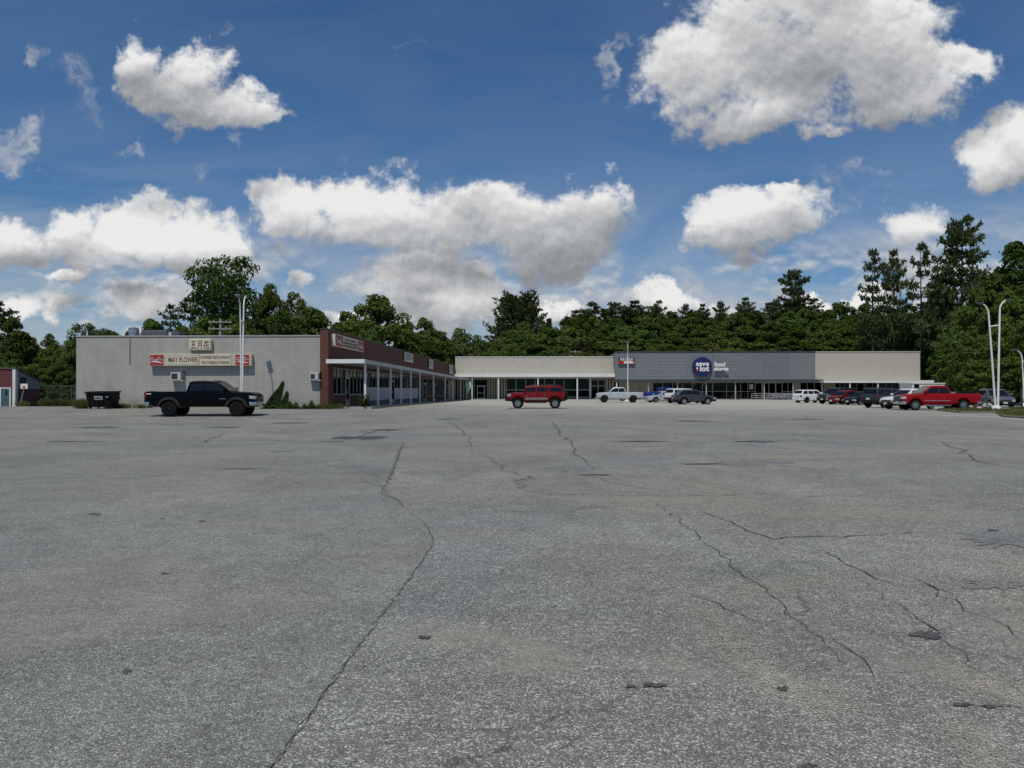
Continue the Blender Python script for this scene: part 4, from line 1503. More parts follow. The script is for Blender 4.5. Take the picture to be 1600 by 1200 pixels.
obj('brick_pilaster', MB().box(FX - .3, FX - .01, 116.55, 118.2, -.1, ZT), M_brick, lb, world=True)
shop_door(118.25, 120.0, .08, 2.3, ZT)
obj('shop_wall', MB().box(FX - .3, FX - .02, 120.05, WEND - .05, -.1, ZT), M_tan, lb, world=True)
# two gathered curtains in the first shop window
M_curtain = pbr('curtain_cloth', (0.62, 0.62, 0.60), .9, var=.08)
for y in (54.0, 55.6):
    m = MB()
    n = 12
    for k in range(n + 1):
        t = k / n
        c = y + .55 * sstep(0, .5, t) * (1 - .3 * t)
        wd = .40 - .22 * math.sin(math.pi * min(1, t * 1.1))
        z = 2.95 - 1.68 * t
        for s in (-1, 0, 1):
            m.v.append((FX - .35 + (.05 if s == 0 else 0), c + s * wd / 2, z))
        if k:
            b = (k - 1) * 3
            m.f += [(b, b + 1, b + 4, b + 3), (b + 1, b + 2, b + 5, b + 4)]
    obj('curtain', m, M_curtain, lb, world=True, smooth=80)
obj('blind', MB().box(FX - .30, FX - .28, 53.4, 62.4, 2.45, 2.95), M_curtain, lb, world=True)

# ------------------------------------------------------------------ signs on the left building
SY = BACK - .36                                    # sign face


def coke_panel(parent, cx, cz, w, h, org=None, face='-y'):
    """Red panel with white script lettering and a white wave."""
    if face == '-y':
        p = obj('red_panel', MB().box(cx - w / 2, cx + w / 2, SY - .02, SY - .004, cz - h / 2, cz + h / 2), M_cokered, parent, world=True)
        ax, ay, tv = (w, 0, 0), (0, 0, h), (0, -.012, 0)
        o0 = Vector((cx - w / 2, SY - .021, cz - h / 2))
    else:
        p = obj('red_panel', MB().box(cx + .004, cx + .02, org - w / 2, org + w / 2, cz - h / 2, cz + h / 2), M_cokered, parent, world=True)
        ax, ay, tv = (0, w, 0), (0, 0, h), (.012, 0, 0)
        o0 = Vector((cx + .021, org - w / 2, cz - h / 2))
    m = MB()
    W_ = .035
    strokes = [
        [(.24, .70), (.19, .78), (.12, .72), (.09, .58), (.12, .47), (.18, .46), (.24, .53)],
        [(.30, .58), (.26, .54), (.27, .47), (.32, .48), (.34, .55), (.30, .58)],
        [(.42, .58), (.37, .55), (.37, .48), (.43, .49)], [(.52, .59), (.47, .55), (.47, .49), (.52, .50), (.53, .59), (.54, .48)],
        [(.56, .54), (.60, .54)],
        [(.76, .72), (.71, .80), (.64, .74), (.61, .60), (.64, .49), (.70, .48), (.76, .55)],
        [(.80, .60), (.77, .55), (.78, .49), (.83, .50), (.84, .57), (.80, .60)],
        [(.86, .50), (.90, .70), (.92, .78), (.89, .70), (.87, .50), (.90, .48)], [(.97, .60), (.92, .56), (.93, .50), (.97, .52), (.97, .61), (.98, .49)],
    ]
    for s in strokes:
        m.ribbon([(x * 1.0, y) for x, y in s], W_, o0, ax, ay, tv)
    wave = [(.03 + .94 * k / 16, .30 + .07 * math.sin(2 * math.pi * (k / 16) - .9)) for k in range(17)]
    wd = [.030 + .10 * math.sin(math.pi * k / 16) ** 2 for k in range(17)]
    for k in range(16):
        q = [(wave[k][0], wave[k][1] - wd[k] / 2), (wave[k + 1][0], wave[k + 1][1] - wd[k + 1] / 2), (wave[k + 1][0], wave[k + 1][1] + wd[k + 1] / 2), (wave[k][0], wave[k][1] + wd[k] / 2)]
        m.prism([o0 + Vector(ax) * a + Vector(ay) * b for a, b in q], tv)
    obj('lettering', m, M_letterwhite, p, world=True)
    return p


def sx_(u):
    return xu(u, SY)


sxa, sxb = sx_(232.5), sx_(393.0)
sz0, sz1 = zv(572.0, sxa, SY), zv(553.0, sxa, SY)
sg = thing('restaurant_sign', 'long cream restaurant sign with a red soda panel at each end, on the block wall', 'sign', ((sxa + sxb) / 2, SY, sz0))
obj('sign_box', MB().box(sxa, sxb, SY, BACK - .06, sz0, sz1), M_cream, sg, world=True, bevel=.02, seg=1)
for u in (250, 300, 350, 385):
    x = sx_(u)
    obj('bracket', MB().box(x - .05, x + .05, BACK - .058, BACK - .003, sz0 + .1, sz1 - .1), M_darktrim, sg, world=True)
coke_panel(sg, sx_(244.7), (sz0 + sz1) / 2, sx_(255.4) - sx_(234), (sz1 - sz0) * .84)
coke_panel(sg, sx_(378.5), (sz0 + sz1) / 2, sx_(389) - sx_(367.8), (sz1 - sz0) * .84)
zc_ = (sz0 + sz1) / 2
for (ua, ub) in ((260.5, 310.0), (311.5, 362.0)):
    xa, xb = sx_(ua), sx_(ub)
    p = obj('sign_panel', MB().box(xa, xb, SY - .018, SY - .004, sz0 + .04, sz1 - .04), M_creamlight, sg, world=True)
    t_ = .018
    za, zb_ = zc_ - .28, zc_ + .28
    if ua < 300:
        m = MB().box(xa + .05, xb - .05, SY - .024, SY - .0185, zb_, zb_ + t_).box(xa + .05, xb - .05, SY - .024, SY - .0185, za - t_, za).box(xb - .05 - t_, xb - .05, SY - .024, SY - .0185, za, zb_)
    else:
        m = MB().box(xb - .03 - t_, xb - .03, SY - .024, SY - .0185, za - .1, zb_ + .1).box(xa + .01, xa + .01 + t_, SY - .024, SY - .0185, za - .1, zb_ + .1)
    obj('border_line', m, M_brownred, p, world=True)
letter('MAY FLOWER', .46, M_brownred, sg, (sx_(285.5) - sg.location.x, -.022, zc_ - sz0), fit=sx_(307.5) - sx_(262.5), bold=.008)
letter('CHINESE RESTAURANT', .27, M_brownred, sg, (sx_(336.5) - sg.location.x, -.022, zc_ + .17 - sz0), fit=sx_(360) - sx_(312.8), bold=.004)
letter('POLYNESIAN DRINKS', .27, M_brownred, sg, (sx_(337.0) - sg.location.x, -.022, zc_ - .19 - sz0), fit=sx_(358) - sx_(315), bold=.004)

cxa, cxb = sx_(294), sx_(329.3)
cz0, cz1 = zv(547.6, cxa, SY), zv(529.0, cxa, SY)
sg = thing('chinese_sign', 'small cream sign box with three Chinese characters above the long restaurant sign', 'sign', ((cxa + cxb) / 2, SY, cz0))
obj('sign_box', MB().box(cxa, cxb, SY + .04, BACK - .06, cz0, cz1), M_cream, sg, world=True, bevel=.05, seg=3, smooth=40)
pn = obj('sign_face', MB().box(cxa + .06, cxb - .06, SY + .022, SY + .038, cz0 + .06, cz1 - .06), M_creamlight, sg, world=True, bevel=.008, seg=1)
for x in (cxa + .3, cxb - .3):
    obj('bracket', MB().box(x - .05, x + .05, BACK - .058, BACK - .003, cz0 + .1, cz1 - .1), M_darktrim, sg, world=True)
CH = [
    [[(.14, .88), (.86, .93)], [(.50, .92), (.40, .50), (.28, .06)], [(.22, .52), (.74, .57), (.68, .06)], [(.00, .03), (1.0, .07)]],
    [[(.26, .95), (.27, .45), (.08, -.02)], [(.26, .95), (.82, .97), (.80, .0), (.68, .08)], [(.28, .68), (.78, .70)], [(.28, .42), (.78, .44)]],
    [[(.02, .80), (.98, .84)], [(.33, .98), (.36, .68)], [(.70, .99), (.64, .70)], [(.36, .64), (.20, .42), (.02, .26)], [(.24, .46), (.24, -.02)], [(.88, .54), (.70, .40), (.48, .30)], [(.56, .66), (.56, .10), (.66, .02), (.92, .03), (.97, .22)]],
]
hh = (cz1 - cz0) * .66
ww_ = (cxb - cxa) * .245
for i, strokes in enumerate(CH):
    m = MB()
    o0 = Vector((cxa + (cxb - cxa) * (.10 + i * .285), SY + .021, cz0 + (cz1 - cz0) * .17))
    for s in strokes:
        m.ribbon(s, .085, o0, (ww_, 0, 0), (0, 0, hh), (0, -.012, 0))
    obj('character', m, M_brownred, pn, world=True)

# sign above the brick shop front, seen edge-on
ya, yb = yx(523.5, FX + .3), yx(568.5, FX + .3)
bz1, bz0 = zv(521.5, FX + .3, ya), zv(540.5, FX + .3, ya)
sg = thing('facade_sign', 'white sign box with two red soda panels high on the red brick front', 'sign', (FX + .3, (ya + yb) / 2, bz0))
obj('sign_box', MB().box(FX + .004, FX + .3, ya, yb, bz0, bz1), M_creamlight, sg, world=True, bevel=.015, seg=1)
zc_ = (bz0 + bz1) / 2
ws = (yb - ya)
coke_panel(sg, FX + .3, zc_, ws * .22, (bz1 - bz0) * .86, ya + ws * .135, '+x')
coke_panel(sg, FX + .3, zc_, ws * .22, (bz1 - bz0) * .86, yb - ws * .12, '+x')
for j, (txt, dz) in enumerate((('MAY FLOWER', .20), ('CHINESE RESTAURANT', -.04), ('POLYNESIAN DRINKS', -.26))):
    letter(txt, .22, M_brownred, sg, (.012, .02, dz + zc_ - bz0), '+x', fit=ws * (.40, .48, .46)[j], bold=.004)
M_blueletter = pbr('letter_blue', (0.05, 0.08, 0.16), .5)
for (ua, ub, va, vb, lab) in ((632, 645.5, 550, 564, 'white shop sign with blue print, right of the soda sign on the brick front'),
                                  (670.5, 677, 561, 575.5, 'smaller grey-white sign midway along the far half of the brick front'),
                                  (702, 707.5, 570, 583, 'pale narrow sign nearest the beige wing on the brick front')):
    y0, y1 = yx(ua, FX + .15), yx(ub, FX + .15)
    z1, z0 = zv(va, FX + .15, y0), zv(vb, FX + .15, y0)
    s2 = thing('shop_sign', lab, 'sign', (FX + .15, (y0 + y1) / 2, z0), group='signs on the brick shop front')
    obj('sign_box', MB().box(FX + .004, FX + .15, y0, y1, z0, z1), M_creamlight, s2, world=True, bevel=.02, seg=1)
    obj('frame', MB().box(FX + .004, FX + .16, y0 - .06, y0 - .003, z0, z1).box(FX + .004, FX + .16, y1 + .003, y1 + .06, z0, z1), M_darktrim, s2, world=True)
    m = MB()
    rr = random.Random(int(ua))
    for k in range(4):
        zz = z0 + (z1 - z0) * (.74 - .17 * k)
        yy0 = y0 + (y1 - y0) * .12
        while yy0 < y1 - (y1 - y0) * .14:
            l = rr.uniform(.12, .4)
            m.box(FX + .151, FX + .158, yy0, min(yy0 + l, y1 - .2), zz, zz + (z1 - z0) * (.10 if k else .13))
            yy0 += l + .08
    obj('print', m, M_blueletter, s2, world=True)


def window_ac(u0, u1, v0, v1, label, D=.42):
    y = BACK - D
    xa, xb = xu(u0, y), xu(u1, y)
    z1, z0 = zv(v0, xa, y), zv(v1, xa, y)
    t = thing('air_conditioner', label, 'air conditioner', ((xa + xb) / 2, BACK, z0), group='air conditioners in the block wall')
    obj('casing', MB().box(xa, xb, y, BACK - .003, z0, z1), pbr('aged_casing', (.48, .48, .46), .5, var=.08), t, world=True, bevel=.015, seg=1)
    obj('grille', MB().box(xa + .07, xb - .22, y - .012, y - .002, z0 + .08, z1 - .08), M_greybox, t, world=True)
    m = MB()
    for k in range(1, 9):
        z = z0 + .08 + (z1 - z0 - .16) * k / 9
        m.box(xa + .08, xb - .23, y - .024, y - .0125, z - .009, z + .009)
    obj('louver', m, M_darktrim, t, world=True)
    obj('shelf', MB().box(xa - .03, xb + .12, y + .05, BACK - .003, z0 - .06, z0 - .004), M_white, t, world=True)
    obj('frame', MB().box(xb + .003, xb + .14, BACK - .10, BACK - .003, z0, z1 + .06), M_greybox, t, world=True)


window_ac(266.5, 282, 581.5, 594, 'white air conditioner in the block wall, under the long restaurant sign')
window_ac(483.5, 497, 582.5, 593.5, 'grey-grilled air conditioner in the block wall beside the red brick pier')

# rooftop gear
x, y = xu(208.5, 53.3), 53.3
t = thing('roof_vent', 'round shiny metal exhaust fan on the roof edge of the block building', 'vent', (x, y, wall_top + .02))
obj('drum', MB().lathe([(.33, 0), (.33, .34), (.37, .35), (.37, .58), (.33, .60)], 24), M_metal, t, smooth=40)
obj('hood', MB().lathe([(.33, .603), (.35, .63), (.28, .72), (.0, .76)], 24), M_greybox, t, smooth=40)
x, y = xu(247, 53.6), 53.6
t = thing('rooftop_unit', 'low grey rooftop cooling unit right of the round metal exhaust fan', 'rooftop unit', (x, y, wall_top - .02))
obj('cabinet', MB().box(-1.0, .85, -.5, .5, 0, .55), M_greybox, t, bevel=.03, seg=1)
obj('cabinet', MB().box(.88, 1.75, -.5, .5, 0, .46), pbr('blue_grey_cabinet', (.09, .10, .12), .5), t, bevel=.03, seg=1)
obj('duct', MB().box(-1.35, -1.02, -.3, .3, 0, .4), M_metal, t, bevel=.02, seg=1)
obj('lid', MB().box(-.9, .7, -.45, .45, .553, .58), M_greybox, t)
t = thing('roof_pipe', 'short white vent pipe standing in front of the grey rooftop unit', 'pipe', (xu(266, 52.8), 52.8, wall_top - .2))
obj('pipe', MB().tube([(0, 0, 0), (0, 0, .55)], .10, 10), M_white, t, smooth=60)
obj('collar', MB().lathe([(.16, 0), (.105, .1)], 12), M_greybox, t)
t = thing('roof_pole', 'thin white pole at the left end of the block building roof', 'pole', (xu(136, 53), 53, wall_top - .2))
obj('pole', MB().tube([(0, 0, 0), (0, 0, .7)], .04, 8), M_white, t)
obj('foot', MB().box(-.1, .1, -.1, .1, 0, .03), M_greybox, t)


def utility_pole(u, Y, vtop, arms, label):
    x = xu(u, Y)
    h = zv(vtop, x, Y)
    t = thing('utility_pole', label, 'utility pole', (x, Y, ground_z(x, Y) - .1), rz=.12, group='utility poles behind the shops')
    M_pole = pbr('weathered_pole', (0.34, 0.32, 0.29), .9, var=.2)
    h -= t.location.z
    obj('pole', MB().tube([(0, 0, 0), (0, 0, h)], [.16, .12], 9), M_pole, t, smooth=60)
    for dz in arms:
        a = obj('crossarm', MB().box(-1.15, 1.15, -.19, -.125, h - dz - .06, h - dz + .06), M_pole, t)
        for xx in (-1.05, -.6, .6, 1.05):
            obj('insulator', MB().lathe([(.05, h - dz + .062), (.06, h - dz + .12), (.03, h - dz + .2)], 8, c=(xx, -.155, 0)), pbr('insulator', (0.35, .34, .33), .3), a)


utility_pole(344, 78, 498, (.35, 1.05), 'bare wooden utility pole with two crossarms rising behind the block building')
utility_pole(898.5, 150, 547, (.35, 1.15), 'utility pole with crossarms above the roof of the beige wing')

# ------------------------------------------------------------------ far shops
Y0 = WEND
YC = 126.6                                         # canopy edge
D0 = 130
bw0, bw1 = xu(707, Y0), xu(960.3, Y0)
z_top = zv(558.3, 0, Y0)
z_can1, z_can0 = zv(584.3, 0, YC), zv(588.6, 0, YC)
vb = thing('beige_shop_wing', 'beige vacant shop wing with lap-sided fascia and white canopy, between brick wing and grey store', 'building', ((bw0 + bw1) / 2, Y0, 0))
fx0 = xu(712.3, Y0 - 1)
m = MB()
nb = 13
zs = [z_can1 + .05 + (z_top - z_can1 - .05) * k / nb for k in range(nb + 1)]
for k in range(nb):
    m.prism([(fx0, Y0 - 1.0, zs[k] + .004), (fx0, Y0 - 1.035, zs[k] + .004), (fx0, Y0 - 1.018, zs[k + 1] - .008), (fx0, Y0 - 1.0, zs[k + 1] - .008)], (bw1 - fx0 - .01, 0, 0))
obj('siding', m, M_beige, vb, world=True, kind='stuff')
obj('fascia_wall', MB().box(fx0, bw1 - .01, Y0 - .997, Y0 - .6, z_can0 - .3, z_top - .05), M_beige, vb, world=True)
obj('side_fascia', MB().box(fx0 - .003 - .1, fx0 - .003, Y0 - 1.05, Y0 + 12, z_can0 + .2, z_top), M_beige, vb, world=True)
obj('coping', MB().box(fx0 - .12, bw1 - .01, Y0 - 1.09, Y0 - .5, z_top + .003, z_top + .10), M_white, vb, world=True)
obj('roof', MB().box(fx0, bw1, Y0 - .59, Y0 + 12, z_top - .45, z_top - .3), M_roof, vb, world=True)
obj('canopy_roof', MB().box(xu(707.5, YC), xu(969, YC), YC + .06, Y0 - 1.06, z_can0 + .05, z_can1 - .02), M_white, vb, world=True)
obj('canopy_fascia', MB().box(xu(707.5, YC), xu(970, YC), YC, YC + .057, z_can0 - .04, z_can1 + .02), M_white, vb, world=True)
obj('soffit', MB().box(bw0, bw1, Y0 - 1.05, Y0 - .003, z_can0 + .05, z_can0 + .1), M_white, vb, world=True)
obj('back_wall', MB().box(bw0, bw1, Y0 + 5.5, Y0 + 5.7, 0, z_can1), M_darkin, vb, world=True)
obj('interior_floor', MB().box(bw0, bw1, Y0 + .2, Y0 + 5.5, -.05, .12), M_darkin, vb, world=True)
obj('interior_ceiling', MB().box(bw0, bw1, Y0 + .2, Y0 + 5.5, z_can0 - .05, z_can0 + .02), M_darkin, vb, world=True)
bpost = MB().box(-.10, .10, -.10, .10, 0, z_can0 - .045).mesh('post')
for u in (737.6, 778.8, 840.7, 902, 963.5):
    obj('post', bpost, M_white, vb, loc=Vector((xu(u, YC + .25), YC + .25, 0)) - vb.location)


def board_wall(u0, u1, z0, z1, parent, y=Y0):
    """Vertical boards with dark gaps."""
    a, b = xu(u0, y), xu(u1, y)
    obj('board_backing', MB().box(a, b, y + .03, y + .2, z0, z1), M_gap, parent, world=True)
    n = max(2, round((b - a) / .46))
    s = (b - a) / n
    bm_ = MB().box(0, s * .60, 0, .06, 0, z1 - z0).mesh('board')
    for k in range(n):
        obj('board', bm_, M_tan, parent, loc=Vector((a + k * s + s * .2, y - .032, z0)) - parent.location)


def storefront(u0, u1, z0, z1, nx, rails, parent, y=Y0, knee=0.0, knee_mat=None, fr=.06, nm='window'):
    a, b = xu(u0, y), xu(u1, y)
    if knee:
        obj('knee_wall', MB().box(a, b, y + .02, y + .2, z0, z0 + knee - .003), knee_mat or M_darkin, parent, world=True)
    zb = z0 + knee
    w = obj(nm, MB().box(a, b, y, y + .1, zb, zb + fr), M_alum, parent, world=True)
    obj('head_bar', MB().box(a, b, y, y + .1, z1 - fr, z1), M_alum, w, world=True)
    hs = [zb + fr] + [r_ for r_ in rails] + [z1 - fr]
    for k in range(nx):
        p, q = a + (b - a) * k / nx, a + (b - a) * (k + 1) / nx
        for (h0, h1) in zip(hs, hs[1:]):
            obj('pane', MB().box(p + fr / 2, q - fr / 2, y + .05, y + .06, h0 + (fr / 2 if h0 != hs[0] else .003), h1 - (fr / 2 if h1 != hs[-1] else .003)), M_glaz, w, world=True)
    for k in range(nx + 1):
        p = a + (b - a) * k / nx
        obj('mullion', MB().box(p - fr / 2, p + fr / 2, y - .02, y + .12, zb + fr + .002, z1 - fr - .002), M_alum, w, world=True)
    for h in rails:
        obj('rail', MB().box(a + fr / 2 + .002, b - fr / 2 - .002, y + .015, y + .085, h - fr / 2, h + fr / 2), M_alum, w, world=True)
    return w


ZS = z_can0 + .047
board_wall(709, 739.5, .1, ZS, vb)
w = storefront(741, 761.5, .1, ZS, 1, [2.35, 3.35], vb, fr=.09, nm='entrance')
da, db = xu(745.3, Y0), xu(757.5, Y0)
obj('door', MB().box(da, da + .12, Y0 - .05, Y0 - .02, .12, 2.3).box(db - .12, db, Y0 - .05, Y0 - .02, .12, 2.3).box(da + .121, db - .121, Y0 - .05, Y0 - .02, 2.18, 2.3).box(da + .121, db - .121, Y0 - .05, Y0 - .02, .12, .30).box(da + .121, db - .121, Y0 - .06, Y0 - .03, 1.05, 1.13), pbr('bright_aluminium', (.55, .55, .53), .4, metal=.3), vb, world=True)
board_wall(762.5, 790.5, .1, ZS, vb)
storefront(791.5, 881, .1, ZS, 6, [1.62], vb, fr=.08)
storefront(881.3, 921, .1, ZS, 2, [1.62], vb, fr=.10, knee=.25)
obj('pilaster', MB().box(xu(921.3, Y0), xu(923.2, Y0), Y0 - .1, Y0 + .2, 0, ZS), M_white, vb, world=True)
w = storefront(923.5, 945.5, .1, ZS, 2, [2.3, 3.3], vb, fr=.09, nm='entrance')
board_wall(946.2, 960.2, .1, ZS, vb)
# pale reflections in the glass, imitated by small pale sheets behind it
for (u0, u1, v0, v1) in ((884, 892, 592, 608), (906, 918, 593, 607)):
    a, b = xu(u0, Y0 + .4), xu(u1, Y0 + .4)
    m = MB()
    rr = random.Random(int(u0))
    for k in range(9):
        xx, zz = rr.uniform(a, b - .3), rr.uniform(2.1, 3.4)
        m.box(xx, xx + rr.uniform(.2, .5), Y0 + .40 + k * .012, Y0 + .408 + k * .012, zz, zz + rr.uniform(.12, .45))
    obj('reflection_sheets', m, pbr('paper_and_reflection', (.6, .6, .58), .8), vb, world=True)

# grocery store
gx0, gx1 = xu(960.5, YC), xu(1273.6, YC)
gz1, gzb = zv(551.2, 0, YC), zv(593.0, 0, YC)
gz0 = zv(597.2, 0, YC)
gb = thing('grocery_store', 'wide grocery store with blue-grey panelled fascia over dark glass shop front', 'building', ((gx0 + gx1) / 2, Y0, 0))
seams = [960.5, 966.5, 992.3, 1033, 1073, 1113, 1153.4, 1193.4, 1234, 1273.4]
for (ua, ub) in zip(seams, seams[1:]):
    a, b = xu(ua, YC), xu(ub, YC)
    m = MB()
    n = 9
    for k in range(n):
        h0, h1 = gzb + (gz1 - gzb) * k / n, gzb + (gz1 - gzb) * (k + 1) / n
        m.prism([(a + .012, YC, h0 + .004), (a + .012, YC - .03, h0 + .010), (a + .012, YC - .03, h1 - .010), (a + .012, YC, h1 - .004)], (b - a - .024, 0, 0))
    m.box(a + .012, b - .012, YC + .001, YC + .04, gzb, gz1)
    obj('panel', m, M_grey, gb, world=True)
obj('fascia_wall', MB().box(gx0, gx1, YC + .043, YC + .6, gz0, gz1 - .02), M_charcoal, gb, world=True)
obj('coping', MB().box(gx0 - .05, gx1 + .05, YC - .10, YC + .7, gz1 + .003, gz1 + .2), M_charcoal, gb, world=True)
obj('lower_fascia', MB().box(gx0 + .9, xu(1286, YC), YC - .12, YC - .003, gz0, gzb - .003), M_charcoal, gb, world=True)
obj('side_wall', MB().box(gx0, gx0 + .3, YC + .603, Y0 + 12, z_top - 1, gz1), M_grey, gb, world=True)
obj('roof', MB().box(gx0 + .3, gx1, YC + .61, Y0 + 12, gz1 - .4, gz1 - .25), M_roof, gb, world=True)
obj('soffit', MB().box(gx0 + .5, xu(1286, Y0), YC + .61, Y0 - .003, gz0 + .02, gz0 + .08), M_white, gb, world=True)
GS = gz0 + .016
ua_list = [(967, 1019.5)]
M_tanp = pbr('tan_wall_panel', (0.36, 0.33, 0.27), .8, var=.06)
for (ua, ub) in ((967, 981), (981.3, 1000), (1000.3, 1019.5)):
    obj('wall_panel', MB().box(xu(ua, Y0) + .02, xu(ub, Y0) - .02, Y0, Y0 + .15, 0, GS), M_tanp, gb, world=True)
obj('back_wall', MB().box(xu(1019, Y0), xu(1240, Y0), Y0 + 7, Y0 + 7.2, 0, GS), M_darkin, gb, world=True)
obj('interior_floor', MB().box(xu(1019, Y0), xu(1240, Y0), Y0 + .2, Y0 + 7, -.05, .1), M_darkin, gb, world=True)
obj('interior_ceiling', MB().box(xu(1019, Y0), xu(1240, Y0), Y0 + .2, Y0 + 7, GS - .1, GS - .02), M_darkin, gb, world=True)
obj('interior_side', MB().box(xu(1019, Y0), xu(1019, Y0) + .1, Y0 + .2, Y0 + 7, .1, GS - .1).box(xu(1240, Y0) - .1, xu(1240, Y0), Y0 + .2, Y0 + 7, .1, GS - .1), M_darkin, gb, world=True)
storefront(1020, 1113, .1, GS, 6, [1.35], gb, fr=.08)
storefront(1113.5, 1157, .1, GS, 2, [1.35], gb, fr=.08)
storefront(1157.5, 1179.5, .1, GS, 2, [1.35], gb, fr=.08)
ew = storefront(1180, 1222, .1, GS, 4, [3.05], gb, fr=.10, nm='automatic_entrance')
ea, eb = xu(1180, Y0), xu(1222, Y0)
obj('door_header', MB().box(ea, eb, Y0 - .10, Y0 - .023, 2.75, 3.02), M_alum, ew, world=True)
for k in range(2):
    a = ea + (eb - ea) * (.26 + .25 * k)
    obj('sliding_door', MB().box(a, a + .07, Y0 - .09, Y0 - .03, .12, 2.74).box(a + 1.1, a + 1.17, Y0 - .09, Y0 - .03, .12, 2.74).box(a + .071, a + 1.099, Y0 - .09, Y0 - .03, .12, .3).box(a + .071, a + 1.099, Y0 - .09, Y0 - .03, 1.0, 1.06), pbr('bright_aluminium', (.55, .55, .53), .4), ew, world=True)
obj('notice', MB().box(xu(1171, Y0), xu(1176.5, Y0), Y0 - .04, Y0 - .03, 1.7, 2.6), pbr('paper_and_reflection', (.6, .6, .58), .8), gb, world=True)
obj('notice', MB().box(xu(1211, Y0), xu(1217, Y0), Y0 - .13, Y0 - .125, 3.15, 3.5), pbr('paper_and_reflection', (.6, .6, .58), .8), gb, world=True)
storefront(1222.5, 1239.5, .1, GS, 2, [1.35], gb, fr=.08)
for (ua, ub) in ((1239.8, 1250), (1284, 1286)):
    obj('wall_panel', MB().box(xu(ua, Y0), xu(ub, Y0), Y0, Y0 + .15, 0, GS), M_tanp, gb, world=True)
storefront(1250.3, 1283.6, .1, GS, 3, [], gb, fr=.07)
obj('back_wall', MB().box(xu(1250, Y0), xu(1284, Y0), Y0 + 3, Y0 + 3.2, 0, GS), M_darkin, gb, world=True)
gpost = MB().box(-.08, .08, -.08, .08, 0, gz0).mesh('post')
for u in (982, 1013, 1058.5, 1103.5, 1149, 1194, 1239, 1284):
    obj('post', gpost, pbr('tan_post', (.40, .37, .31), .6), gb, loc=Vector((xu(u, YC + .3), YC + .3, 0)) - gb.location)
M_poster = pbr('orange_poster', (0.34, 0.085, 0.03), .6, var=.1)
for (u0, u1) in ((1053.5, 1062), (1077, 1087), (1098.5, 1103)):
    a, b = xu(u0, Y0), xu(u1, Y0)
    p = obj('window_poster', MB().box(a, b, Y0 - .045, Y0 - .035, 2.55, 3.75), M_poster, gb, world=True)
    c = (a + b) / 2
    w = (b - a) * .32
    m = MB().prism([(c - w, Y0 - .046, 3.05), (c, Y0 - .046, 3.50), (c + w, Y0 - .046, 3.05), (c + w * .72, Y0 - .046, 3.05), (c, Y0 - .046, 3.36), (c - w * .72, Y0 - .046, 3.05)], (0, -.01, 0)).box(c - w * .25, c + w * .25, Y0 - .056, Y0 - .046, 2.7, 2.95)
    obj('print', m, pbr('poster_cream', (.55, .42, .30), .6), p, world=True)

# beige shop at the right end
ex0, ex1 = xu(1273.8, YC), xu(1438, YC)
ez1, ez0 = zv(551.4, 0, YC), zv(594.0, 0, YC)
eb_ = thing('beige_end_shop', 'beige panelled end shop with white canopy, right of the grey grocery store', 'building', ((ex0 + ex1) / 2, Y0, 0))
es = [1274, 1312.3, 1351.3, 1394.7, 1437.8]
for (ua, ub) in zip(es, es[1:]):
    a, b = xu(ua, YC), xu(ub, YC)
    m = MB()
    n = 11
    for k in range(n):
        h0, h1 = ez0 + (ez1 - ez0) * k / n, ez0 + (ez1 - ez0) * (k + 1) / n
        m.prism([(a + .008, YC, h0 + .003), (a + .008, YC - .03, h0 + .003), (a + .008, YC - .018, h1 - .003), (a + .008, YC, h1 - .003)], (b - a - .016, 0, 0))
    m.box(a + .008, b - .008, YC + .001, YC + .04, ez0, ez1)
    obj('panel', m, M_beige, eb_, world=True)
obj('fascia_wall', MB().box(ex0, ex1, YC + .043, YC + .6, ez0, ez1 - .02), M_beige, eb_, world=True)
obj('coping', MB().box(ex0 + .06, ex1 + .06, YC - .10, YC + .7, ez1 + .003, ez1 + .16), M_beige, eb_, world=True)
obj('side_wall', MB().box(ex1 - .3, ex1, YC + .603, Y0 + 12, 0, ez1), M_beige, eb_, world=True)
obj('roof', MB().box(ex0, ex1 - .3, YC + .61, Y0 + 12, ez1 - .4, ez1 - .25), M_roof, eb_, world=True)
YE = YC - 2.0
cz1_, cz0_ = zv(594.6, 0, YE), zv(597.8, 0, YE)
obj('canopy_roof', MB().box(xu(1287, YE), xu(1459, YE), YE + .06, Y0 - .003, cz0_ + .06, cz1_ - .03), M_white, eb_, world=True)
obj('canopy_fascia', MB().box(xu(1287, YE), xu(1459.5, YE), YE, YE + .057, cz0_ - .04, cz1_ + .02), M_white, eb_, world=True)
ZE = cz0_ + .055
obj('back_wall', MB().box(xu(1287, Y0), xu(1436, Y0), Y0 + 4, Y0 + 4.2, 0, ZE), M_darkin, eb_, world=True)
obj('wall_panel', MB().box(xu(1286.5, Y0), xu(1304.5, Y0), Y0, Y0 + .15, 0, ZE), M_tanp, eb_, world=True)
storefront(1305, 1327, .1, ZE, 3, [], eb_, fr=.07)
storefront(1327.5, 1350, .1, ZE, 2, [], eb_, fr=.07, knee=.5)
obj('wall_panel', MB().box(xu(1350.2, Y0), xu(1353, Y0), Y0 - .01, Y0 + .15, 0, ZE), M_charcoal, eb_, world=True)
storefront(1353.2, 1384, .1, ZE, 3, [], eb_, fr=.07)
storefront(1384.5, 1404, .1, ZE, 2, [], eb_, fr=.07)
storefront(1404.5, 1424, .1, ZE, 2, [], eb_, fr=.07)
obj('wall_panel', MB().box(xu(1424.3, Y0), xu(1438, Y0), Y0, Y0 + .15, 0, ZE), M_tanp, eb_, world=True)
epost = MB().box(-.09, .09, -.09, .09, 0, cz0_ - .045).mesh('post')
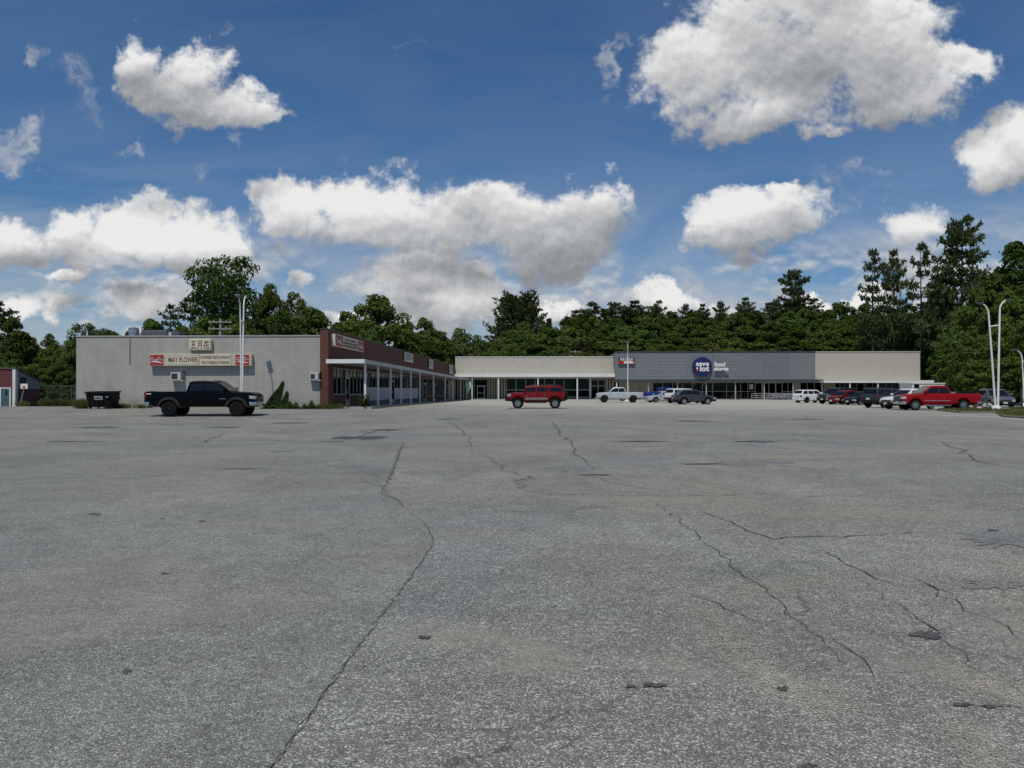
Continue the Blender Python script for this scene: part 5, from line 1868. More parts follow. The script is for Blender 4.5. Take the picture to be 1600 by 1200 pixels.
for u in (1328, 1371.5, 1414.8, 1457.5):
    obj('post', epost, M_white, eb_, loc=Vector((xu(u, YE + .25), YE + .25, 0)) - eb_.location)
# white shed
YS = 116.0
sa, sb = xu(1425.5, YS), xu(1476, YS)
st = thing('storage_shed', 'white flat-roofed shed with a small dark window, beside the end shop', 'shed', ((sa + sb) / 2, YS, 0))
zs1 = zv(599.5, sa, YS)
obj('body', MB().box(sa, sb, YS, YS + 4, 0, zs1), M_white, st, world=True)
obj('roof', MB().box(sa - .1, sb + .1, YS - .1, YS + 4.1, zs1 + .003, zs1 + .14), M_white, st, world=True)
wa, wb_ = xu(1427.5, YS), xu(1437, YS)
w = obj('window', MB().box(wa, wb_, YS - .04, YS - .003, 1.5, 1.56).box(wa, wb_, YS - .04, YS - .003, 2.44, 2.5).box(wa, wa + .06, YS - .04, YS - .003, 1.563, 2.437).box(wb_ - .06, wb_, YS - .04, YS - .003, 1.563, 2.437), M_white, st, world=True)
obj('pane', MB().box(wa + .063, wb_ - .063, YS - .02, YS - .004, 1.563, 2.437), M_carglass, w, world=True)
# far pavement in front of the shops
obj('shop_pavement', MB().box(bw0 + 3.2, ex1 + 8, YC - 3.2, Y0 + .2, -.1, .085), M_conc, kind='structure')

# ------------------------------------------------------------------ grocery signs
SYG = YC - .62
cx = xu(1097.5, SYG)
r_ = (xu(1113, SYG) - xu(1082.5, SYG)) / 2
czs = zv(572.8, cx, SYG)
sg = thing('round_store_sign', 'round navy blue store sign lettered save a lot on the grey fascia', 'sign', (cx, SYG, czs))
obj('disc', MB().lathe([(r_ * .97, 0), (r_, .04), (r_, .40), (r_ * .97, .42), (0, .42)][::-1] + [(0, 0)], 48, 'y'), M_navy, sg, smooth=40)
for zz in (-.6, .6):
    obj('bracket', MB().box(-.3, .3, .425, .545, zz - .06, zz + .06), M_charcoal, sg)
k_ = r_ / 1.68
letter('save', 1.14 * k_, M_letterwhite, sg, (.02 * k_, -.03, .48 * k_), fit=2.25 * k_, bold=.035 * k_, depth=.04)
letter('lot', 1.30 * k_, M_letterwhite, sg, (.33 * k_, -.03, -.37 * k_), fit=1.62 * k_, bold=.045 * k_, depth=.04)
letter('a', .62 * k_, M_letterwhite, sg, (-.88 * k_, -.03, -.22 * k_), bold=.03 * k_, depth=.04)
obj('red_square', MB().box(-1.05 * k_, -.70 * k_, -.05, -.01, -.78 * k_, -.44 * k_), M_signred, sg)
lx0 = xu(1116, SYG)
sg = thing('food_stores_lettering', 'white raised letters reading food stores beside the round navy sign', 'sign', (xu(1127, SYG), SYG, czs - .8))
letter('food', .95, M_letterwhite, sg, (xu(1124.8, SYG) - sg.location.x, 0, zv(569.6, cx, SYG) - sg.location.z), fit=xu(1133, SYG) - xu(1116.2, SYG), bold=.03, depth=.12, name='word')
letter('stores', .95, M_letterwhite, sg, (xu(1127, SYG) - sg.location.x, 0, zv(576.2, cx, SYG) - sg.location.z), fit=xu(1138, SYG) - xu(1115.6, SYG), bold=.03, depth=.12, name='word')
for i, u in enumerate((1118, 1126, 1135)):
    x = xu(u, SYG) - sg.location.x
    for v in (569.6, 576.2):
        if u < 1133 or v > 570:
            obj('mount', MB().tube([(x, .03, zv(v, cx, SYG) - sg.location.z), (x, .545, zv(v, cx, SYG) - sg.location.z)], .03, 6), M_charcoal, sg)
SYB = YC - .40
ba, bb_ = xu(966.5, SYB), xu(991.5, SYB)
zt_, zm_, zb2 = zv(559.0, ba, SYB), zv(564.2, ba, SYB), zv(568.3, ba, SYB)
sg = thing('beer_sign', 'black and red ICE COLD BEER sign at the left end of the grey fascia', 'sign', ((ba + bb_) / 2, SYB, zb2))
obj('upper_panel', MB().box(ba, bb_ - .1, SYB, YC - .06, zm_ + .003, zt_), pbr('sign_black', (.012, .014, .03), .4), sg, world=True)
obj('lower_panel', MB().box(ba - .05, bb_, SYB, YC - .06, zb2, zm_), M_signred, sg, world=True)
obj('slash', MB().prism([(ba - .03, SYB - .012, zb2 + .05), (ba + .35, SYB - .012, zb2 + .05), (ba + .95, SYB - .012, zm_ - .05), (ba + .70, SYB - .012, zm_ - .05)], (0, .01, 0)), pbr('darker_red', (.25, .012, .012), .4), sg, world=True)
letter('ICE COLD', .50, M_letterwhite, sg, ((ba + bb_) / 2 - sg.location.x, -.012, (zt_ + zm_) / 2 - zb2), fit=(bb_ - ba) * .80, bold=.02)
letter('BEER', .52, M_letterwhite, sg, (ba + (bb_ - ba) * .63 - sg.location.x, -.012, (zb2 + zm_) / 2 - zb2), fit=(bb_ - ba) * .60, bold=.025)

# ------------------------------------------------------------------ street furniture
def lamp_head(m, p, d):
    d = Vector(d).normalized()
    s = Vector((0, 0, 1)).cross(d).normalized()
    up = d.cross(s)
    p = Vector(p)
    q = [p + s * .13 - up * .06, p - s * .13 - up * .06, p - s * .18 + up * .09, p + s * .18 + up * .09]
    return m.prism(q, d * .40)


def twin_lamp(u, Y, label, h, left_dx, right_dx, vis_base=True, spread=1.0, rust=False, rot=0.0, x=None, thin=1.0):
    X = xu(u, Y) if x is None else x
    t = thing('twin_light_pole', label, 'light pole', (X, Y, gz(X, Y)), rot, 'white twin light poles of the lot')
    b = MB()
    b.lathe([(.50, 0), (.46, .10), (.30, .34), (.24, .38)], 4)
    b.box(.02, .85, -.25, .25, 0, .22)
    obj('base', b, M_white, t, bevel=.03, seg=2)
    M_wp = pbr('white_pole', (0.78, 0.78, 0.76), .4, var=.05)
    M_rust = pbr('rusty_white_pole', (0.74, 0.73, 0.70), .5, var=.05, scale=1.2, dirt=((0.30, 0.12, 0.05), .55))
    tops = []
    for i, (s, dx) in enumerate(((-1, left_dx), (1, right_dx))):
        x0, x1 = s * .10, dx
        hh = h if i == 1 else h - .25
        pts = [(x0, 0, .34), (x0 + (x1 - x0) * .5, 0, hh * .5), (x1, 0, hh - .75), (x1 + s * .05, 0, hh - .50), (x1 + s * .18, 0, hh - .26), (x1 + s * .42, 0, hh - .04)]
        p = obj('pole', MB().tube(pts, [r_p * thin for r_p in (.092, .082, .070, .066, .06, .05)], 10), M_rust if (rust and i == 0) else M_wp, t, smooth=60)
        hd = MB()
        lamp_head(hd, pts[-1], (s * 1.0, 0, .10))
        obj('lamp_head', hd, M_greybox, t, bevel=.03, seg=2)
        tops.append((x0, x1, hh))
    zc = h * .765
    xs_ = [x0 + (x1 - x0) * zc / hh for x0, x1, hh in tops]
    obj('crossbar', MB().tube([(xs_[0], 0, zc - .04), (xs_[1], 0, zc + .04)], .05, 8), M_wp, t)
    return t


twin_lamp(1557, 59, 'rust-streaked white twin light pole spreading in a V beside the red pickup', 8.35, -.56, .27, rust=True, thin=.88)
t = twin_lamp(377.8, 48.5, 'white twin light pole rising behind the black pickup', 7.45, -.45, .45, rot=R(98), thin=.62)
t = twin_lamp(981.0, 106, 'white twin light pole behind the silver pickup, seen edge-on', 8.2, -.45, .45, rot=R(82), thin=1.0)
t = twin_lamp(1602.5, 71, 'white light pole at the right edge of the picture', 5.45, -.30, .35, thin=.8)

# dumpster
Yd = 50.2
da, db = xu(133.5, Yd), xu(174, Yd)
zd0 = gz((da + db) / 2, Yd)
t = thing('dumpster', 'black steel dumpster with a closed lid against the block wall', 'dumpster', ((da + db) / 2, Yd, zd0))
w = (db - da) * .90
M_dump = pbr('dumpster_black', (.010, .0105, .0105), .7, var=.3, scale=2, spec=.2, dirt=((.035, .03, .027), .4))
m = MB()
yf, yb2 = -.05, 1.25
m.v += [(-w * .46, yf + .12, .12), (w * .42, yf + .12, .12), (w * .42, yb2, .12), (-w * .46, yb2, .12), (-w / 2, yf - .12, 1.05), (w / 2, yf - .12, 1.05), (w / 2, yb2, 1.10), (-w / 2, yb2, 1.10)]
m.f += [(3, 2, 1, 0), (4, 5, 6, 7), (0, 1, 5, 4), (1, 2, 6, 5), (2, 3, 7, 6), (3, 0, 4, 7)]
obj('bin', m, M_dump, t, bevel=.02, seg=1)
for s in (-1, 1):
    m = MB()
    a, b = (-w * .52, -.01) if s < 0 else (.01, w * .54)
    m.prism([(a, yf - .22, 1.06), (a, yf - .22, 1.12), (a, yb2 + .05, 1.17), (a, yb2 + .05, 1.11)], (b - a, 0, 0))
    l = obj('lid', m, M_black, t)
    m = MB()
    for k in range(5):
        x = a + (b - a) * (k + .5) / 5
        m.prism([(x - .05, yf - .2, 1.123), (x - .05, yf - .2, 1.15), (x - .05, yb2, 1.198), (x - .05, yb2, 1.172)], (.10, 0, 0))
    obj('rib', m, M_black, l)
for s in (-1, 1):
    obj('fork_pocket', MB().box(min(s * w * .49, s * (w * .49 + .09)), max(s * w * .49, s * (w * .49 + .09)), .1, 1.1, .62, .80), M_dump, t)
for k in range(5):
    x = -w * .36 + w * .72 * k / 4
    obj('stiffener', MB().prism([(x - .03, yf + .10, .15), (x + .03, yf + .10, .15), (x + .03, yf - .12, .98), (x - .03, yf - .12, .98)], (0, -.03, 0)), M_dump, t)
lab_ = obj('sticker', MB().prism([(-.15, yf - .13, .62), (.40, yf - .13, .62), (.40, yf - .185, .86), (-.15, yf - .185, .86)], (0, -.006, 0)), pbr('sticker_white', (.55, .55, .53), .6), t)
m = MB()
for k in range(4):
    x = -.08 + k * .11
    m.prism([(x, yf - .152, .67), (x + .07, yf - .152, .67), (x + .07, yf - .19, .80), (x, yf - .19, .80)], (0, -.006, 0))
obj('print', m, M_black, lab_)
obj('sticker', MB().prism([(.62, yf - .165, .78), (.80, yf - .165, .78), (.80, yf - .18, .84), (.62, yf - .18, .84)], (0, -.006, 0)), pbr('sticker_white', (.55, .55, .53), .6), t)
for sx2 in (-.4, .36):
    for yy in (.2, 1.1):
        obj('caster', MB().lathe([(.0, -.03), (.085, -.03), (.085, .03), (0, .03)], 10, 'x', c=(w * sx2, yy, .085)), M_black, t)

# red shed at the left edge
YR = 60.0
ra, rb = xu(-60, YR), xu(24.5, YR)
zr0 = 0.0
zrt = zv(576.5, rb, YR)
rs = thing('red_shed', 'dark red sided shed with white corner trim and a teal door at the left edge', 'shed', ((ra + rb) / 2, YR, 0))
M_redsd = pbr('red_siding', (.125, .028, .030), .7, var=.1, scale=2)
M_redlow = pbr('faded_red_board', (.15, .070, .060), .8, var=.12)
M_greysd = pbr('grey_gable', (.30, .30, .285), .8, var=.1)
zlow = zv(605, rb, YR)
nb = 7
pl = None
for k in range(nb):
    h0, h1 = zlow + (zrt - zlow) * k / nb, zlow + (zrt - zlow) * (k + 1) / nb
    if pl is None:
        pl = MB().prism([(ra, -.05, 0), (ra, -.05 + .02, h1 - h0 - .006), (ra, 0, h1 - h0 - .006), (ra, 0, 0)], (rb - ra, 0, 0)).mesh('siding_board', off=((ra + rb) / 2, 0, 0))
    obj('siding_board', pl, M_redsd, rs, loc=(0, 0, h0))
obj('front_wall', MB().box(ra, rb, YR + .003, YR + .2, 0, zrt), M_redlow, rs, world=True)
ds = 3.0
zrb = 2.25
m = MB().prism([(rb, YR + .2, 0), (rb, YR + ds, 0), (rb, YR + ds, zlow - .15), (rb, YR + .2, zlow - .05)], (-.15, 0, 0))
obj('side_wall', m, M_redlow, rs, world=True)
m = MB().prism([(rb, YR + .2, zlow - .045), (rb, YR + ds, zlow - .145), (rb, YR + ds, zrb), (rb, YR + .2, zrt)], (-.15, 0, 0))
obj('gable', m, M_greysd, rs, world=True)
obj('roof', MB().prism([(ra - .1, YR - .12, zrt + .02), (ra - .1, YR - .12, zrt + .10), (ra - .1, YR + ds + .15, zrb + .08), (ra - .1, YR + ds + .15, zrb)], (rb - ra + .22, 0, 0)), M_roof, rs, world=True)
obj('corner_board', MB().box(rb - .22, rb + .025, YR - .08, YR - .053, 0, zrt - .003), M_white, rs, world=True)
obj('corner_board', MB().box(rb + .003, rb + .03, YR - .05, YR + .2, 0, zrt - .03), M_white, rs, world=True)
ta, tb = xu(2.5, YR), xu(15.5, YR)
dr = obj('door', MB().box(ta, tb, YR - .05, YR - .003, .15, zlow - .12), pbr('teal_door', (.055, .125, .135), .6, var=.12), rs, world=True)
obj('window', MB().box(ta + .36, tb - .18, YR - .065, YR - .052, 1.15, 1.55), M_carglass, dr, world=True)
obj('handle', MB().box(tb - .12, tb - .07, YR - .09, YR - .052, .95, 1.05), M_metal, dr, world=True)
obj('door_frame', MB().box(ta - .22, ta - .003, YR - .07, YR - .003, .1, zlow - .02).box(tb + .003, tb + .12, YR - .07, YR - .003, .1, zlow - .02).box(ta, tb, YR - .07, YR - .003, zlow - .117, zlow - .02), M_white, rs, world=True)
w = obj('vent_window', MB().box(rb + .003, rb + .03, YR + .5, YR + 1.2, 2.0, 2.6), M_darktrim, rs, world=True)
# basketball hoop beside the shed
xb_, yb_ = xu(38, 58.5), 58.5
t = thing('basketball_hoop', 'leaning basketball hoop with a small pale backboard beside the red shed', 'basketball hoop', (xb_, yb_, gz(xb_, yb_)))
obj('pole', MB().tube([(-.35, 0, 0), (.0, 0, 1.45)], .04, 8), pbr('worn_pole', (.28, .22, .17), .7, var=.2), t)
bbd = obj('backboard', MB().box(-.26, .30, -.06, -.02, 1.36, 1.76), M_white, t)
obj('target_square', MB().box(-.08, .12, -.066, -.061, 1.44, 1.58), M_signred, bbd)
obj('rim', MB().tube([(.02 + .17 * math.cos(a * math.pi / 6), -.24 + .17 * math.sin(a * math.pi / 6), 1.42) for a in range(13)], .012, 5, cap=False), pbr('rim_orange', (.4, .12, .03), .5), t)

# chain-link fence between the shed and the block wall
fy = 63.0
fa, fb = xu(57, fy), xu(118, fy)
ft = thing('chain_link_fence', 'grey chain-link fence between the red shed and the block wall', 'fence', (fa, fy, 0.12))
fh = zv(603, fa, fy) - .12
M_wire = pbr('fence_wire', (.13, .135, .13), .6, metal=.4)
for x in (fa + .05, xu(74, fy), xu(112, fy), fb):
    obj('fence_post', MB().tube([(x - fa, 0, 0), (x - fa, 0, fh + .05)], .03, 7), M_wire, ft)
obj('top_rail', MB().tube([(0, 0, fh), (fb - fa, 0, fh)], .022, 6), M_wire, ft)
m = MB()
n = int((fb - fa + fh) / .09)
for k in range(n):
    a = k * .09 - fh
    for s in (1, -1):
        xA, xB = (a, a + fh) if s > 0 else (a + fh, a)
        zA, zB = 0, fh
        q = []
        for (x, z) in ((xA, zA), (xB, zB)):
            q.append((x, z))
        (x0, z0_), (x1, z1_) = q
        lo, hi = 0.0, 1.0
        dx = x1 - x0
        t0, t1 = (0 - x0) / dx, (fb - fa - x0) / dx
        lo, hi = max(lo, min(t0, t1)), min(hi, max(t0, t1))
        if hi - lo < .02:
            continue
        pa = (x0 + dx * lo, 0, fh * lo)
        pb = (x0 + dx * hi, 0, fh * hi)
        m.tube([pa, pb], .0035, 3, cap=False)
obj('wire_mesh', m, M_wire, ft, kind='stuff')

# flag
ty = 117.0
fxp = CXP + .05
t = thing('flag', 'green and white flag on a slanted pole at the far end of the walkway', 'flag', (fxp, ty, 2.4))
fu = (fxp, ty, 0)
obj('pole', MB().tube([(0, 0, -.8), (1.55, -.2, 1.05)], .03, 7), pbr('flag_pole', (.30, .20, .16), .5), t)
M_fg = pbr('flag_green', (.045, .18, .12), .8, var=.15)
M_fw = pbr('flag_white', (.55, .62, .58), .8)
def cloth(x0, x1, z0a, z0b, y):
    m = MB()
    n = 8
    for k in range(n + 1):
        s = k / n
        x = x0 + (x1 - x0) * s
        zt = z0a + (z0b - z0a) * s
        for j in range(7):
            u = j / 6
            m.v.append((x + .10 * math.sin(u * 3), y + .07 * math.sin(s * 9 + u * 2), zt - u * (1.35 + .15 * math.sin(s * 5))))
        if k:
            b = (k - 1) * 7
            for j in range(6):
                m.f.append((b + j, b + j + 1, b + 8 + j, b + 7 + j))
    n0 = len(m.v)
    m.v += [(x, yy + .012, z) for x, yy, z in m.v]
    m.f += [tuple(n0 + i for i in f[::-1]) for f in m.f]
    return m
c = obj('cloth', cloth(.62, 1.50, -.05, .95, -.2), M_fg, t, smooth=80)
obj('emblem', cloth(.98, 1.32, .28, .66, -.235), M_fw, c, smooth=80)
c.children[0].scale = (1, 1, .75)

# cart railing and bicycle
Yr = 121.5
t = thing('cart_railing', 'grey metal cart railing in front of the store entrance', 'railing', (xu(1174, Yr), Yr, .0))
L_ = xu(1240, Yr) - xu(1174, Yr)
for k in range(9):
    obj('rail_post', MB().tube([(L_ * k / 8, 0, 0), (L_ * k / 8, 0, 1.05)], .035, 7), M_metal, t)
for z in (.45, .75, 1.05):
    obj('rail', MB().tube([(0, -.04, z), (L_, -.04, z)], .03, 7), M_metal, t)
for i in range(6):
    x = xu(1205 + i * 5.5, Yr + 1.2)
    c = thing('shopping_cart', ['leftmost shopping cart nested behind the railing', 'second shopping cart from the left behind the railing', 'third shopping cart from the left behind the railing', 'third shopping cart from the right behind the railing', 'second shopping cart from the right behind the railing', 'rightmost shopping cart nested behind the railing'][i], 'shopping cart', (x, Yr + 1.2, .09), group='shopping carts nested behind the railing')
    m = MB()
    for z in (.45, .62, .80, .95):
        for yy in (-.28, .28):
            m.tube([(-.40, yy * (.8 + .2 * z), z), (.42, yy * (.8 + .2 * z), z + .03)], .012, 4)
    for k in range(6):
        xx = -.40 + .82 * k / 5
        for yy in (-.28, .28):
            m.tube([(xx, yy * .88, .45), (xx, yy, .97)], .010, 4)
    obj('basket', m, M_metal, c)
    obj('frame', MB().tube([(-.45, -.25, .10), (.4, -.22, .10), (.48, -.26, .98)], .018, 5).tube([(-.45, .25, .10), (.4, .22, .10), (.48, .26, .98)], .018, 5), M_metal, c)
    obj('handle', MB().tube([(.48, -.28, 1.0), (.48, .28, 1.0)], .022, 6), M_signred, c)
    for xx in (-.42, .38):
        for yy in (-.24, .22):
            obj('wheel', MB().lathe([(0, -.02), (.06, -.02), (.06, .02), (0, .02)], 8, 'y', c=(xx, yy, .06)), M_black, c)
Yb = 123.0
x = xu(1148, Yb)
t = thing('bicycle', 'dark bicycle leaning at the store front left of the entrance', 'bicycle', (x, Yb, .09), rz=.1)
for xx in (-.52, .52):
    w_ = obj('wheel', MB().tube([(xx + .33 * math.cos(a * math.pi / 10), 0, .35 + .33 * math.sin(a * math.pi / 10)) for a in range(21)], .022, 6, cap=False), M_rubber, t)
    m = MB()
    for k in range(8):
        a = k * math.pi / 4
        m.tube([(xx, 0, .35), (xx + .32 * math.cos(a), 0, .35 + .32 * math.sin(a))], .004, 3)
    obj('spokes', m, M_alloy, w_)
obj('frame', MB().tube([(-.52, 0, .35), (-.15, 0, .85), (.38, 0, .88), (-.05, 0, .32), (-.52, 0, .35)], .02, 6).tube([(-.15, 0, .85), (-.05, 0, .32)], .02, 6).tube([(.52, 0, .35), (.36, 0, 1.0)], .02, 6), pbr('bike_blue', (.03, .04, .06), .4), t)
obj('saddle', MB().box(-.30, -.05, -.06, .06, .93, .98), M_black, t, bevel=.02)
obj('seat_post', MB().tube([(-.15, 0, .85), (-.18, 0, .94)], .014, 5), M_alloy, t)
obj('handlebar', MB().tube([(.42, -.28, 1.05), (.36, 0, 1.02), (.42, .28, 1.05)], .015, 5), M_alloy, t)

# sign at the right edge
Yn = 62.0
x = xu(1601, Yn)
t = thing('roadside_sign', 'white sign board on dark posts at the right edge of the lot', 'sign', (x, Yn, 0))
obj('post', MB().box(-.29, -.17, -.06, .06, 0, 1.72), M_charcoal, t)
obj('post', MB().box(1.6, 1.72, -.06, .06, 0, 1.72), M_charcoal, t)
obj('board', MB().box(-.16, 1.59, -.03, .03, .85, 1.75), M_white, t)

# traffic island at the right
isl = [gp(u, v) for u, v in ((1462, 641.5), (1500, 645.2), (1556, 645.6), (1566, 652), (1640, 656.5), (1760, 664), (1760, 640), (1620, 638.6), (1520, 638.6))]
me = bpy.data.meshes.new('traffic_island')
bm = bmesh.new()
vs = [bm.verts.new((x, y, .10)) for x, y in isl]
f = bm.faces.new(vs)
r2 = bmesh.ops.extrude_face_region(bm, geom=[f])
bmesh.ops.translate(bm, vec=(0, 0, -.2), verts=[v for v in r2['geom'] if isinstance(v, bmesh.types.BMVert)])
bmesh.ops.recalc_face_normals(bm, faces=bm.faces)
bm.to_mesh(me)
bm.free()
obj('traffic_island', me, pbr('island_soil', (.17, .15, .105), .95, var=.25, scale=1.5), kind='structure')
kp = [gp(u, v) for u, v in ((1440, 647.5), (1500, 649.6), (1560, 652.2), (1640, 659), (1780, 669))]
m = MB()
strip(m, [Vector(p) for p in kp], .9, .006, random.Random(1), False)
obj('pale_concrete_edge', m, M_conc, kind='structure')
rg = np.random.default_rng(3)


def in_poly(p, poly):
    c = False
    j = len(poly) - 1
    for i in range(len(poly)):
        if (poly[i][1] > p[1]) != (poly[j][1] > p[1]) and p[0] < (poly[j][0] - poly[i][0]) * (p[1] - poly[i][1]) / (poly[j][1] - poly[i][1]) + poly[i][0]:
            c = not c
        j = i
    return c


xs_, ys_ = [p[0] for p in isl], [p[1] for p in isl]
sp_ = []
while len(sp_) < 9000:
    p = (rg.uniform(min(xs_), max(xs_)), rg.uniform(min(ys_), max(ys_)))
    if in_poly(p, isl) and (math.sin(p[0] * 1.3) + math.sin(p[1] * .9 + p[0] * .4) > -.9 or rg.random() < .2):
        sp_.append((p[0], p[1], .10))
blades('grass', sp_, .13, .03, M_weed, 4, kind='stuff')
for i, (u, v, s) in enumerate(((1502, 639.8, .40), (1512.5, 640.2, .34), (1543, 640, .42), (1548, 640.5, .28), (1480, 640.4, .30), (1530, 641.5, .22))):
    x, y = gp(u, v)
    rr = random.Random(i)
    me = bpy.data.meshes.new('rock')
    bm = bmesh.new()
    bmesh.ops.create_icosphere(bm, subdivisions=2, radius=s)
    for vv in bm.verts:
        vv.co *= rr.uniform(.78, 1.12)
        vv.co.z *= .75
    bm.to_mesh(me)
    bm.free()
    o = obj('rock', me, pbr('pale_rock', (.42, .40, .36), .9, var=.2, scale=4), loc=(x, y, .10 + s * .3))
    tag(o, ['pale rock by the front axle of the red pickup', 'pale rock at the middle of the red pickup', 'pale boulder left of the V light pole base', 'small rock touching the light pole base', 'low rock on the island under the red pickup', 'smallest rock in the island grass behind the red pickup'][i], 'rock', 'rocks on the traffic island')
# ------------------------------------------------------------------ parked vehicles
PI = math.pi
P_black = paint('midnight_black', (.0022, .0024, .0038))
P_hred = paint('deep_red', (.15, .0035, .004))
P_silver = paint('pale_silver', (.50, .52, .54), .35)
P_blue = paint('bright_blue', (.008, .035, .23))
P_white = paint('white', (.66, .67, .67))
P_wsil = paint('silver_white', (.48, .49, .50), .3)
P_dgrey = paint('slate_grey', (.052, .056, .060), .4)
P_grey = paint('mid_grey', (.065, .070, .078), .4)
P_char = paint('charcoal', (.030, .031, .034), .3)
P_wine = paint('wine_red', (.13, .004, .007), .1)
P_red = paint('bright_red', (.27, .0035, .007))
P_blk2 = paint('jet_black', (.008, .008, .010))
P_blgrey = paint('blue_grey', (.13, .145, .17), .4)

t, X = vehicle('lifted_pickup', 'black_pickup', 'lifted black crew-cab pickup with grey fender flares, in front of the block wall', 'pickup truck', (-19.28, 43.5, gz(-18.98, 43.0)), 0.06, P_black, 'vehicles parked in the lot', M_blackrim, .97, pbr('flare_plastic', (.022, .022, .023), .7, spec=.2))
for k in range(5):
    obj('roof_light', MB().lathe([(.055, 0), (.05, .04), (0, .05)], 10, c=(X(2.42), -.5 + .25 * k, 2.065)), M_carglass, t)
obj('tow_hitch', MB().box(X(6.35) - .22, X(6.30), -.06, .06, .50, .60), M_black, t)
obj('side_decal', MB().box(X(6.18), X(5.92), -1.022, -1.012, 1.30, 1.345), M_letterwhite, t)
obj('emblem', MB().box(X(1.98), X(1.62), -1.034, -1.026, 1.02, 1.05), M_chrome, t)
obj('front_hook', MB().box(X(-.22), X(0), -.62, -.5, .58, .64).box(X(-.22), X(0), .5, .62, .58, .64), M_black, t)

t, X = vehicle('offroader', 'red_offroader', 'boxy dark red off-roader with roof rack and rear spare wheel, alone in the open lot', 'off-road vehicle', (-.42, 65.35, 0), PI, P_hred, 'vehicles parked in the lot', M_alloy, 1.0, None, dict(bump='black', handle_mat=M_chrome, mirror_mat=M_black, hl=(1.02, 1.22)))
sm, srim = wheel_meshes(.40, .26, 'six')
s_ = obj('spare_wheel', sm, M_rubber, t, loc=(X(4.78) - .16, -.12, 1.10))
s_.rotation_euler = (0, 0, PI / 2)
for sg_ in (1, -1):
    obj('rocker_panel', MB().box(X(3.38), X(1.50), min(sg_ * 1.02, sg_ * 1.055), max(sg_ * 1.02, sg_ * 1.055), .74, .92), pbr('grey_cladding', (.17, .16, .15), .6), t, bevel=.015, seg=1)
    obj('side_step', MB().tube([(X(3.3), sg_ * 1.06, .52), (X(1.5), sg_ * 1.06, .52)], .05, 8), M_black, t)
    obj('roof_rail', MB().tube([(X(1.9), sg_ * .72, 1.95), (X(2.0), sg_ * .72, 2.03), (X(4.3), sg_ * .72, 2.03), (X(4.4), sg_ * .72, 1.95)], .022, 6), M_black, t)
for x in (2.1, 2.75, 3.5, 4.2):
    obj('rack_bar', MB().tube([(X(x), -.72, 2.03), (X(x), .72, 2.03)], .018, 6), M_black, t)
for x in (2.35, 3.55):
    obj('roof_light', MB().box(X(x) - .06, X(x) + .06, -.78, -.64, 1.955, 2.03), M_amber, t, bevel=.01, seg=1)
obj('brush_guard', MB().tube([(X(-.16), -.62, .62), (X(-.16), -.62, 1.12), (X(-.16), .62, 1.12), (X(-.16), .62, .62)], .04, 8).tube([(X(-.16), -.62, .88), (X(-.16), .62, .88)], .03, 8), M_black, t)
obj('badge', MB().box(X(1.70), X(1.48), 1.020, 1.042, 1.06, 1.09), M_chrome, t)

vehicle('pickup', 'silver_pickup', 'silver crew-cab pickup with dark wheels, in front of the beige wing', 'pickup truck', (9.98, 97.9, 0), PI - .02, P_silver, 'vehicles parked by the store', M_blackrim, 1.01)
vehicle('suv', 'red_suv', 'red car half hidden behind the hood of the silver pickup', 'car', (10.6, 113, 0), PI, P_red, 'vehicles parked by the store')
vehicle('pickup', 'blue_pickup', 'bright blue pickup parked tail out behind the white and grey cars', 'pickup truck', (16.4, 103.4, 0), .30, P_blue, 'vehicles parked by the store', M_blackrim)
vehicle('sedan', 'silver_sedan', 'silver sedan nose out between the blue pickup and the white SUV', 'car', (15.5, 98.2, 0), PI + .30, P_silver, 'vehicles parked by the store')
vehicle('boxy_suv', 'white_suv', 'white SUV parked tail out just behind the grey crossover', 'SUV', (17.2, 93.2, 0), .50, P_white, 'vehicles parked by the store', None, 1.04)
vehicle('suv', 'grey_crossover', 'slate grey crossover with silver wheels, in front of the round store sign', 'SUV', (16.75, 85.0, 0), .10, P_dgrey, 'vehicles parked by the store', M_alloy, .97)
t, X = vehicle('wagon', 'white_wagon', 'white retro wagon parked tail out right of the cart railing', 'car', (33.4, 96.4, 0), .40, P_white, 'vehicles parked by the store', M_blackrim)
vehicle('large_suv', 'charcoal_suv', 'large charcoal SUV nose out between the white wagon and the wine red hatchback', 'SUV', (34.0, 89.3, 0), PI + .50, P_char, 'vehicles parked by the store')
vehicle('hatchback', 'red_hatchback', 'wine red hatchback nose out between the charcoal SUV and the black sedan', 'car', (33.3, 85.5, 0), PI + .50, P_wine, 'vehicles parked by the store', M_blackrim)
vehicle('sedan', 'black_sedan', 'black sedan with bright alloy wheels, nose out left of the boxy grey SUV', 'car', (33.9, 82.3, 0), PI + .50, P_blk2, 'vehicles parked by the store', M_alloy, .97)
t, X = vehicle('boxy_suv', 'grey_boxy_suv', 'boxy dark grey SUV parked tail out left of the white crossover', 'SUV', (30.6, 69.3, 0), .50, P_dgrey, 'vehicles parked by the store', M_alloy, 1.03, None, dict(tl=(.88, 1.06)))
for sg_ in (1, -1):
    obj('roof_rail', MB().tube([(X(1.9), sg_ * .55, 1.68), (X(2.0), sg_ * .55, 1.74), (X(3.9), sg_ * .55, 1.75), (X(4.0), sg_ * .55, 1.69)], .02, 6), M_black, t)
vehicle('suv', 'white_crossover', 'white crossover with a black grille, nose out behind the red pickup', 'SUV', (30.4, 64.5, 0), PI + .30, P_white, 'vehicles parked by the store', M_alloy)
t, X = vehicle('pickup', 'red_pickup', 'bright red crew-cab pickup with chrome bumpers and wheels, beside the V light pole', 'pickup truck', (30.62, 60.75, 0), PI - .05, P_red, 'vehicles parked by the store', M_chrome, .985, None, dict(grille_mat=M_black))
